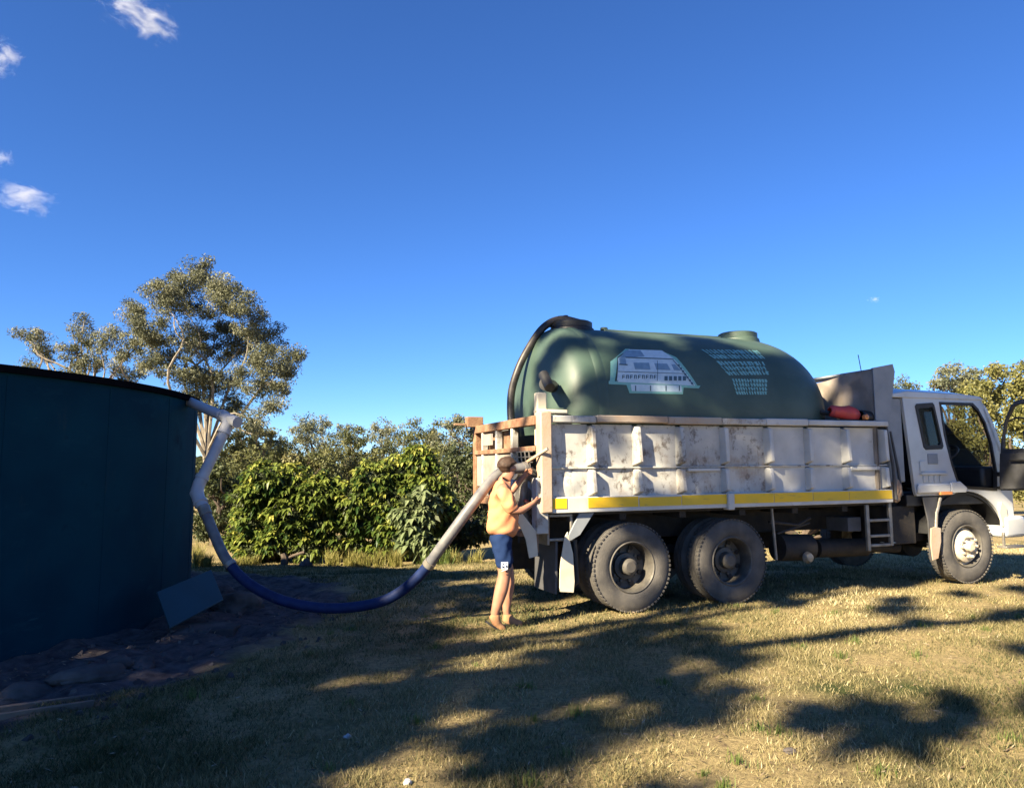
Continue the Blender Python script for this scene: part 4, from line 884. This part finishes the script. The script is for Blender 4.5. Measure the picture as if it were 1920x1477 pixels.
# ------------------------------------------------------------------ planting beyond the truck
M['gum'] = leaf_mat('gum_leaves', (.045, .055, .032), (.165, .17, .10), (.26, .25, .17), .25)
M['gumgrey'] = leaf_mat('grey_gum_leaves', (.07, .082, .048), (.20, .205, .125), None, .25)
M['gumyel'] = leaf_mat('yellow_gum_leaves', (.085, .095, .03), (.23, .215, .07), None, .35)
M['scrub'] = leaf_mat('scrub_leaves', (.035, .048, .018), (.12, .125, .045), (.19, .175, .075), .25)
M['dark'] = leaf_mat('dark_leaves', (.018, .028, .012), (.07, .085, .03), None, .2)  # shade of the shadowed bushes is put into this leaf colour
M['mango'] = leaf_mat('mango_leaves', (.03, .065, .014), (.20, .24, .045), (.44, .42, .10), .35, .45)
M['tuft'] = leaf_mat('yellow_tuft', (.14, .15, .03), (.36, .31, .11), None, .35)
M['palegreen'] = leaf_mat('pale_green', (.12, .16, .07), (.22, .26, .13), None, .3)
def blobs(Y, L, dy=1.0): return [(tuple(at(px, py, Y + random.Random(int(px + py)).uniform(-dy, dy))), r * Y / FPX) for px, py, r in L]
Yg = 27
big = [(383, 572, 24), (395, 545, 20), (560, 665, 14), (470, 790, 24), (380, 515, 30), (345, 530, 34), (415, 535, 34), (300, 560, 34), (330, 575, 34), (445, 575, 38), (250, 585, 26), (285, 605, 34), (470, 610, 34), (420, 610, 34), (370, 620, 30), (500, 630, 30), (325, 640, 38),
       (380, 655, 34), (440, 660, 38), (500, 670, 38), (535, 680, 26), (300, 680, 34), (350, 700, 42), (410, 710, 42), (465, 720, 36), (515, 720, 30), (540, 700, 18), (380, 750, 34), (440, 765, 30), (505, 755, 20), (270, 640, 22)]
gaps = [(362, 590, 16), (395, 560, 14), (350, 668, 11), (425, 690, 12), (470, 650, 11), (490, 700, 12), (320, 600, 10), (400, 740, 11)]
gp = [(at(a, b_, Yg), r * Yg / FPX) for a, b_, r in gaps]
def keepgap(c): return not any(math.hypot(c[0] - g_.x, c[2] - g_.z) < r * 1.0 for g_, r in gp)
bx_, by_ = at(385, 900, Yg).x, Yg
tree('gum_tree', 'tall spreading gum tree behind the dark tank with sky showing through', (bx_, by_, g1(bx_, by_)), blobs(Yg, big, 1.3), M['gum'], M['bark'], 95000, .088, .36, .33, 20, .13, .60, seed=4, keep=keepgap, limbs=13)
lft = [(150, 612, 24), (165, 635, 22), (75, 640, 22), (60, 628, 14), (120, 655, 22), (200, 640, 22), (210, 622, 16), (90, 665, 20), (175, 670, 28), (215, 680, 28), (135, 690, 22), (240, 650, 24), (245, 700, 26), (130, 700, 20), (40, 625, 8), (60, 690, 14)]
bx_ = at(175, 900, 31).x; tree('gum_tree', 'low wispy gum tree at far left over the tank roof', (bx_, 31, g1(bx_, 31)), blobs(31, lft, 1.2), M['gum'], M['bark'], 17000, .11, .32, .32, 14, .16, .5, seed=9, limbs=24)
# trees of the middle distance, each its own
far = [
 ('scrub', 'rounded khaki tree just right of the white pipe', 36, [(455, 835, 38), (490, 815, 32), (430, 865, 36), (505, 855, 36)], 1),
 ('gumgrey', 'pale grey green tree left of the tree line centre', 44, [(575, 805, 32), (600, 800, 28), (560, 830, 34), (610, 835, 38), (640, 815, 22)], 2),
 ('scrub', 'olive tree in the dip of the tree line', 40, [(660, 825, 28), (640, 850, 38), (685, 850, 34), (670, 810, 15)], 3),
 ('gumgrey', 'round thin crowned tree standing highest mid tree line', 47, [(715, 800, 20), (735, 805, 22), (700, 812, 16), (725, 830, 30)], 4),
 ('scrub', 'broad brown green tree right of the round thin one', 42, [(780, 815, 30), (760, 840, 38), (815, 815, 28), (805, 850, 40)], 5),
 ('gumgrey', 'tall tree with twiggy top near the tailgate', 39, [(850, 800, 24), (865, 790, 18), (845, 830, 36), (880, 830, 30), (890, 815, 18)], 6),
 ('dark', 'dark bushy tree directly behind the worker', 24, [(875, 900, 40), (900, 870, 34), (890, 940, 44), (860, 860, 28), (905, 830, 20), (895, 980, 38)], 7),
 ('scrub', 'olive scrub behind the left large leafed bush', 27, [(470, 880, 40), (520, 870, 40), (575, 880, 42), (440, 900, 36), (620, 870, 40)], 8),
 ('scrub', 'brown green scrub between the two large leafed bushes', 29, [(650, 890, 40), (700, 870, 38), (620, 930, 50), (760, 860, 36), (820, 870, 40)], 9),
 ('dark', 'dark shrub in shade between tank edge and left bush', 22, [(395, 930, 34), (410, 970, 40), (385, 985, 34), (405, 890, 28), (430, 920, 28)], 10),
 ('gumgrey', 'grey leaved gum rising behind the cab roof', 27, [(1790, 705, 26), (1770, 718, 20), (1812, 700, 24), (1800, 725, 28), (1830, 730, 34)], 11),
 ('gumyel', 'yellow green tree beyond the windscreen pillar', 24, [(1850, 705, 26), (1868, 690, 20), (1835, 740, 40), (1870, 740, 34), (1860, 790, 46), (1815, 800, 46), (1780, 830, 46), (1830, 850, 50), (1880, 840, 40)], 12),
 ('gumyel', 'yellow tree behind the open driver door at right edge', 22, [(1915, 700, 24), (1905, 740, 26), (1935, 730, 36), (1920, 790, 44), (1950, 800, 50), (1910, 850, 40), (1930, 900, 44), (1985, 760, 60)], 13),
 ('scrub', 'distant khaki tree glimpsed between headboard and cab roof', 45, [(1690, 722, 20), (1672, 735, 26), (1712, 735, 22), (1690, 790, 60)], 14),
 ('scrub', 'low olive tree far behind the truck wheels', 34, [(1000, 900, 60), (1080, 900, 60), (1160, 910, 60), (1250, 900, 60)], 15),
 ('dark', 'dark shrubbery added beyond the truck to blacken the gap under the tray', 18, [(1400, 960, 60), (1300, 970, 60), (1500, 960, 60), (1600, 955, 60), (1700, 950, 60), (1450, 1010, 50), (1550, 1010, 50), (1650, 1000, 50), (1350, 1010, 50)], 16),  # added so no sunlit ground shows beneath the tray
]
for mk, lb, Yt, L, sd in far:
    cxm = sum(a for a, _, _ in L) / len(L); bx_ = at(cxm, 900, Yt).x; z_ = g1(bx_, Yt)
    # fill down to the ground
    L2 = list(L); 
    n_ = int(sum(r * r for _, _, r in L2) * 1.5)
    tree('tree' if mk != 'dark' else 'shrub', lb, (bx_, Yt, z_), blobs(Yt, L2, .6), M[mk], M['barkdark'], max(2500, min(14000, n_)), .12 if Yt > 30 else .10, .5, .32, 13, .11, .4, seed=sd, cat='tree' if mk != 'dark' else 'shrub', limbs=14)
def woodland():
    rs = np.random.RandomState(77); n = 26000
    x = rs.uniform(-60, 80, n); y = 62 + rs.rand(n) * 14 ; top = 2.4 + .9 * np.sin(x * .21) + .7 * np.sin(x * .53 + 1) + .5 * np.sin(x * 1.3)
    z = -.9 + (top + .9) * rs.rand(n) ** .7 
    C = np.stack([x, y, z], -1); V, t = leaves(C, np.full(n, .6), n, .75, .6, rs, .1)
    tag(npmesh('woodland', V, np.arange(len(V)), 4, M['scrub'], t), 'distant low woodland closing the horizon', 'woodland', kind='stuff')
woodland()
# large leafed bushes: rosettes of drooping leaves
def mango(label, base, blobs_, n, seed, m='mango', ll=.20, group='large leafed bushes', name='mango_bush'):
    rs = np.random.RandomState(seed); root = empty(name, base); B0 = np.array(base); Vs = []; Ts = []
    R_ = np.array([r for _, r in blobs_]); P_ = np.array([p for p, _ in blobs_]); pr_ = R_ ** 2 / (R_ ** 2).sum()
    tips = []
    for k in range(n):
        j = rs.choice(len(R_), p=pr_); d = rs.randn(3); d /= np.linalg.norm(d); d[2] = d[2] * .9 + .15
        c = P_[j] + d * R_[j] * (.72 + .33 * rs.rand()); 
        if c[2] < B0[2] + .06: c[2] = B0[2] + .06 + .1 * rs.rand()
        tips.append(c); tone = np.clip(.38 + .25 * rs.randn() + .25 * d[2], 0, 1); m_ = rs.randint(6, 10); s_ = rs.uniform(.7, 1.2)  # upward-facing rosettes get a yellower tone, painting in light from above
        for q_ in range(m_):
            a = 6.283 * (q_ + rs.rand() * .6) / m_; up = np.array([math.cos(a), math.sin(a), 0]) * .9 + d * .35 + rs.randn(3) * .35 + np.array([0, 0, -.45 + .5 * rs.rand()]); up /= np.linalg.norm(up)
            L = ll * s_ * rs.uniform(.7, 1.1); sd = np.cross(up, [0, 0, 1.]); sd /= np.linalg.norm(sd) + 1e-6; sd = sd + np.array([0, 0, 1]) * rs.uniform(-.4, .4); W_ = L * .25
            p1 = c + up * L * .45 + np.array([0, 0, -.02]) * L; p2 = c + up * L * .95 + np.array([0, 0, -.38]) * L; nrm = np.cross(sd, up) * W_ * .35
            Vs.append(np.array([c, p1 - sd * W_ + nrm, p2, p1, c, p1, p2, p1 + sd * W_ + nrm])); tt = np.clip(tone + .12 * rs.randn(), 0, 1); Ts += [tt, tt]
    V = np.concatenate(Vs) - B0
    npmesh('foliage', V, np.arange(len(V)), 4, M[m], np.array(Ts), parent=root)
    b = MB()
    for k in range(0, len(tips), max(1, len(tips) // 26)):
        c = Vector(tips[k] - B0); b.tube(cm([Vector((c.x * .1, c.y * .1, -.05)), Vector((c.x * .35, c.y * .35, c.z * .55)), c], 3), [.03, .027, .024, .02, .016, .012, .006], 5)
    b.build('stem', M['barkdark'], root)
    # inner leaf mass in near-black leaves, painting in the shade of the interior
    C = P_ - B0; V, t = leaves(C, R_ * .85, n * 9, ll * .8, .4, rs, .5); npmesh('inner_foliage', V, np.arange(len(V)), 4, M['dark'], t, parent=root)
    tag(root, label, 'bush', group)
def mb(px, Y): x = at(px, 900, Y).x; return (x, Y, g1(x, Y))
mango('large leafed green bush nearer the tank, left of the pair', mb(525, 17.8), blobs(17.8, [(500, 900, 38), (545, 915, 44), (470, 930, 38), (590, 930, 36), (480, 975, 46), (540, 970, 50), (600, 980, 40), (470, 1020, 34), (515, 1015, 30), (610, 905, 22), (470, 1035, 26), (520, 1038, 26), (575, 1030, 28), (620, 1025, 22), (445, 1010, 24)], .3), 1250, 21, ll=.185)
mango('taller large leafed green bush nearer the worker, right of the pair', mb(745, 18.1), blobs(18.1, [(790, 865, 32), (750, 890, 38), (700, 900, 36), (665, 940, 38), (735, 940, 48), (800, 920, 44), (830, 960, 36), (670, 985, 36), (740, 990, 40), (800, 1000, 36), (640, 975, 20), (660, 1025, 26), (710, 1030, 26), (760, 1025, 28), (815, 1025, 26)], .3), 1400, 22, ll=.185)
mango('small pale drooping bush in front of the right large leafed bush', mb(785, 17.1), blobs(17.1, [(785, 945, 26), (760, 960, 22), (805, 955, 24), (780, 985, 26), (770, 1010, 22), (795, 1015, 22)], .1), 110, 23, 'palegreen', .26, None, 'bush')
mango('low leafy bush at the right foot of the bush pair', mb(850, 18.4), blobs(18.4, [(850, 1000, 26), (880, 1005, 26), (905, 990, 30), (860, 975, 26)], .2), 130, 24, 'dark', .16, None, 'bush')
def tuftthing(label, px, Y, rpx, hpx, n, m, seed, name='grass_tuft'):
    global rs
    rs = np.random.RandomState(seed); x = at(px, 900, Y).x; s_ = Y / FPX; k = max(4, rpx // 5)
    o = tufts([(x + rs.uniform(-1, 1) * rpx * s_, Y + rs.uniform(-.25, .35), rs.uniform(.45, 1.1)) for _ in range(k)], name, hpx * s_, n // k, .07, m, .013, .9); tag(o, label, 'grass tuft')
tuftthing('bright yellow tall grass tuft beside the tank edge', 378, 16.6, 26, 50, 900, M['tuft'], 31)
tuftthing('yellow grass tuft beneath the left bush at its left foot', 445, 17.0, 34, 20, 600, M['tuft'], 32)
tuftthing('short yellow tuft between the two large leafed bushes', 630, 16.9, 16, 34, 350, M['tuft'], 33)
tuftthing('wide pale yellow low growth below the right bush', 700, 16.8, 56, 30, 1500, M['tuft'], 34)
tuftthing('low green tuft below the pale drooping bush', 800, 16.7, 40, 30, 600, M['weed'], 35)
tuftthing('dry low growth left of the worker at the bush line', 880, 16.8, 34, 26, 600, M['tuft'], 36)
tuftthing('small tuft behind the worker under the truck tail', 985, 16.0, 30, 26, 400, M['tuft'], 37)
b = MB(); st = empty('tree_stump', mb(545, 16.9)); tag(st, 'short dry stump with bent branch under the left bush', 'stump')
b.tube(cm([(-.10, 0, -.1), (-.08, 0, .12), (-.12, 0, .25)], 4), [.10, .09, .085, .08, .08, .07, .07, .065, .06], 8); b.build('trunk', M['barkdark'], st)
b = MB(); b.tube(cm([(-.1, 0, .1), (.1, .05, .2), (.35, 0, .28)], 4), .03, 8); b.build('branch', M['barkdark'], st)

# ------------------------------------------------------------------ gum trees behind the viewer that throw the dappled shade
Sv = np.array(S)
nT = np.array([-math.sin(TTH), math.cos(TTH), 0]); uT = np.array([math.cos(TTH), math.sin(TTH), 0]); O_ = np.array(TO)
def val(x, y, p, f):
    q_ = Vector((x * f * .42, y * f * .42, p * 7.3)); return 2.4 * (noise.noise(q_) + .55 * noise.noise(q_ * 2.3) + .3 * noise.noise(q_ * 4.9))
def corridor(c):
    kp = ((c[0] + .1) * Sv[0] + (c[1] - 7.98) * Sv[1]) / (Sv[0] ** 2 + Sv[1] ** 2); q_ = c - Sv * kp
    return math.hypot(q_[0] + .1, q_[1] - 7.98) < .6 and -.2 < q_[2] < 2.1
_sr = random.Random(99)
def soft(v, th, k=5): return _sr.random() < 1 / (1 + math.exp(-(v - th) * k))
def litmap(c):
    """True when foliage at c is wanted: where its shade lands on the ground or the truck"""
    k = c[2] / Sv[2]; g_ = c - Sv * k; x, y = g_[0], g_[1]
    # sunlight that reaches the worker passes through a gap between the crowns
    kp = ((c[0] + .1) * Sv[0] + (c[1] - 7.98) * Sv[1]) / (Sv[0] ** 2 + Sv[1] ** 2); q_ = c - Sv * kp
    if math.hypot(q_[0] + .1, q_[1] - 7.98) < .85 and -.1 < q_[2] < 2.0: return False
    kp = ((c[0] + 4.05) * Sv[0] + (c[1] - 9.4) * Sv[1]) / (Sv[0] ** 2 + Sv[1] ** 2); q_ = c - Sv * kp
    if math.hypot(q_[0] + 4.05, q_[1] - 9.4) < .9 and .4 < q_[2] < 3.2: return True
    kt = np.dot(c - O_, nT) / np.dot(Sv, nT); hp_ = c - Sv * kt; s = np.dot(hp_ - O_, uT); h = hp_[2]
    if 0 < kt and -.5 < s < 7.6 and -.1 < h < 3.8:
        if h > 2.3 and s < .6: return False
        if h > 2.35 and s > 4.6 and s < 5.2: return soft(val(s * 3, h * 2, 1.1, 3), .6, 8)
        if h > 2.35 and s < 4.8: return soft(val(s * 1.1, h * 2.0, .4, 2.4), .05, 6)       # tank: dappled shade
        if s > 4.8 and h > 1.6: return True                                        # cab above the sill
        if s > 4.8: return False
        if h > 1.2: return soft(val(s * 1.7, h * 1.6, 2.1, 2.6), .75, 8)
        if s < 3.2: return soft(val(s * 1.6, h * 1.4, .7, 3), .35, 6)
        return val(s, h, 1, 3) > .5
    if y > 15.2: return False
    u = x * .695 + y * .719; v = -x * .719 + y * .695                                # along / across the shadows
    edge = 1.35 + .10 * (y - 4) + .30 * math.sin(v * 2.2) + .2 * math.sin(v * 5)
    if x > edge: return soft(val(u * .8, v * 2.2, .3, 2.6), 1.15, 8)
    if 11.2 < y and x > -3.3: return False
    if 7.4 < y < 9.2 and x > -1.2: return soft(val(u * .6, v * 3, .9, 3.2), .1)
    if x > -1.0 and y < 7.6: return soft(val(u * .8, v * 2.6, 1.7, 3.0), .0)
    for (cx_, cy_, a, b_) in [(-1.35, 5.95, .6, .16), (-1.9, 5.9, .25, .12), (-.35, 5.6, .8, .18)]:
        if ((u - (cx_ * .695 + cy_ * .719)) / a) ** 2 + ((v - (-cx_ * .719 + cy_ * .695)) / b_) ** 2 < 1: return False
    return True
litmap_ref[0] = litmap
def shade_tree(label, tx, ty, cz, rad, hz, n, seed, lean=1.0):
    rs_ = np.random.RandomState(seed); bl = []
    for k in range(200):
        d = rs_.randn(3); d /= np.linalg.norm(d); p = np.array([tx, ty, cz]) + d * rs_.rand() ** .35 * np.array([rad, rad, hz])
        bl.append((tuple(p), .45))
    bx0, by0 = tx - .719 * lean, ty + .695 * lean
    tree('gum_tree', label, (bx0, by0, g1(bx0, by0)), bl, M['gum'], M['bark'], int(n * 1.35), .17, .5, .17, -9, .3, .5, seed=seed, keep=litmap, limbs=5)
shade_tree('big gum tree behind the viewer shading the left ground', -13.6, -3.0, 8.0, 3.4, 2.6, 26000, 41)
shade_tree('gum tree leftmost behind the viewer shading the tank rim', -15.6, -2.6, 11.6, 3.2, 2.4, 22000, 45)
shade_tree('gum tree behind the viewer dappling the middle ground', -9.6, -5.0, 8.6, 3.2, 2.6, 24000, 42, 3.0)
shade_tree('tall gum tree behind the viewer dappling the truck', -10.6, -3.6, 13.2, 3.4, 2.6, 26000, 43, 4.5)
shade_tree('tallest gum tree far behind the viewer shading the cab', -7.0, -4.6, 13.6, 3.0, 2.4, 22000, 44, 6.5)

# ------------------------------------------------------------------ clouds
def cloud(label, px, py, Y, wpx, hpx, dens, seed, rot=0):
    me = bpy.data.meshes.new('cloud'); import bmesh
    bm = bmesh.new(); bmesh.ops.create_icosphere(bm, subdivisions=3, radius=1); bm.to_mesh(me); bm.free()
    o = bpy.data.objects.new('cloud', me); COL.objects.link(o); o.location = at(px, py, Y); k = Y / FPX
    o.scale = (wpx * k / 2, wpx * k / 2, hpx * k / 2); o.rotation_euler = (0, rot, 0)
    m = bpy.data.materials.new('cloud_vapour'); m.use_nodes = True; nt = m.node_tree; L = nt.links.new
    nt.nodes.remove(nt.nodes['Principled BSDF']); v = nn(nt, 'ShaderNodeVolumePrincipled'); v.inputs['Color'].default_value = (1, 1, 1, 1); v.inputs['Anisotropy'].default_value = 0.0
    tc = nn(nt, 'ShaderNodeTexCoord'); n = nn(nt, 'ShaderNodeTexNoise'); n.inputs['Scale'].default_value = 2.3; n.inputs['Detail'].default_value = 9; n.inputs['Roughness'].default_value = .68; n.inputs['Distortion'].default_value = .6
    mp = nn(nt, 'ShaderNodeMapping'); mp.inputs['Location'].default_value = (seed * 3.1, seed, seed * 1.7); L(tc.outputs['Object'], mp.inputs[0]); L(mp.outputs[0], n.inputs['Vector'])
    ln = nn(nt, 'ShaderNodeVectorMath', operation='LENGTH'); L(tc.outputs['Object'], ln.inputs[0])
    f = nn(nt, 'ShaderNodeMapRange'); f.inputs[1].default_value = 0; f.inputs[2].default_value = 1; f.inputs[3].default_value = .12; f.inputs[4].default_value = -.28; L(ln.outputs['Value'], f.inputs[0])
    a = nn(nt, 'ShaderNodeMath', operation='ADD'); L(n.outputs[0], a.inputs[0]); L(f.outputs[0], a.inputs[1])
    r = nn(nt, 'ShaderNodeMapRange'); r.inputs[1].default_value = .46; r.inputs[2].default_value = .72; r.inputs[4].default_value = dens; L(a.outputs[0], r.inputs[0])
    L(r.outputs[0], v.inputs['Density']); L(v.outputs[0], nt.nodes['Material Output'].inputs['Volume']); me.materials.append(m)
    tag(o, label, 'cloud')
cloud('wispy white cloud highest in the sky, upper left', 258, 28, 900, 240, 120, .05, 1, .4)
cloud('small bright cloud cut by the left edge, upper sky', 8, 108, 900, 110, 90, .06, 2, -.8)
cloud('flat pale cloud low at the left edge', 45, 370, 900, 180, 80, .045, 3)
cloud('faint small cloud at the left edge above the flat one', 4, 295, 900, 60, 60, .05, 4, .6)
cloud('tiny lone cloud in the sky above the cab', 1640, 562, 900, 44, 22, .06, 5)
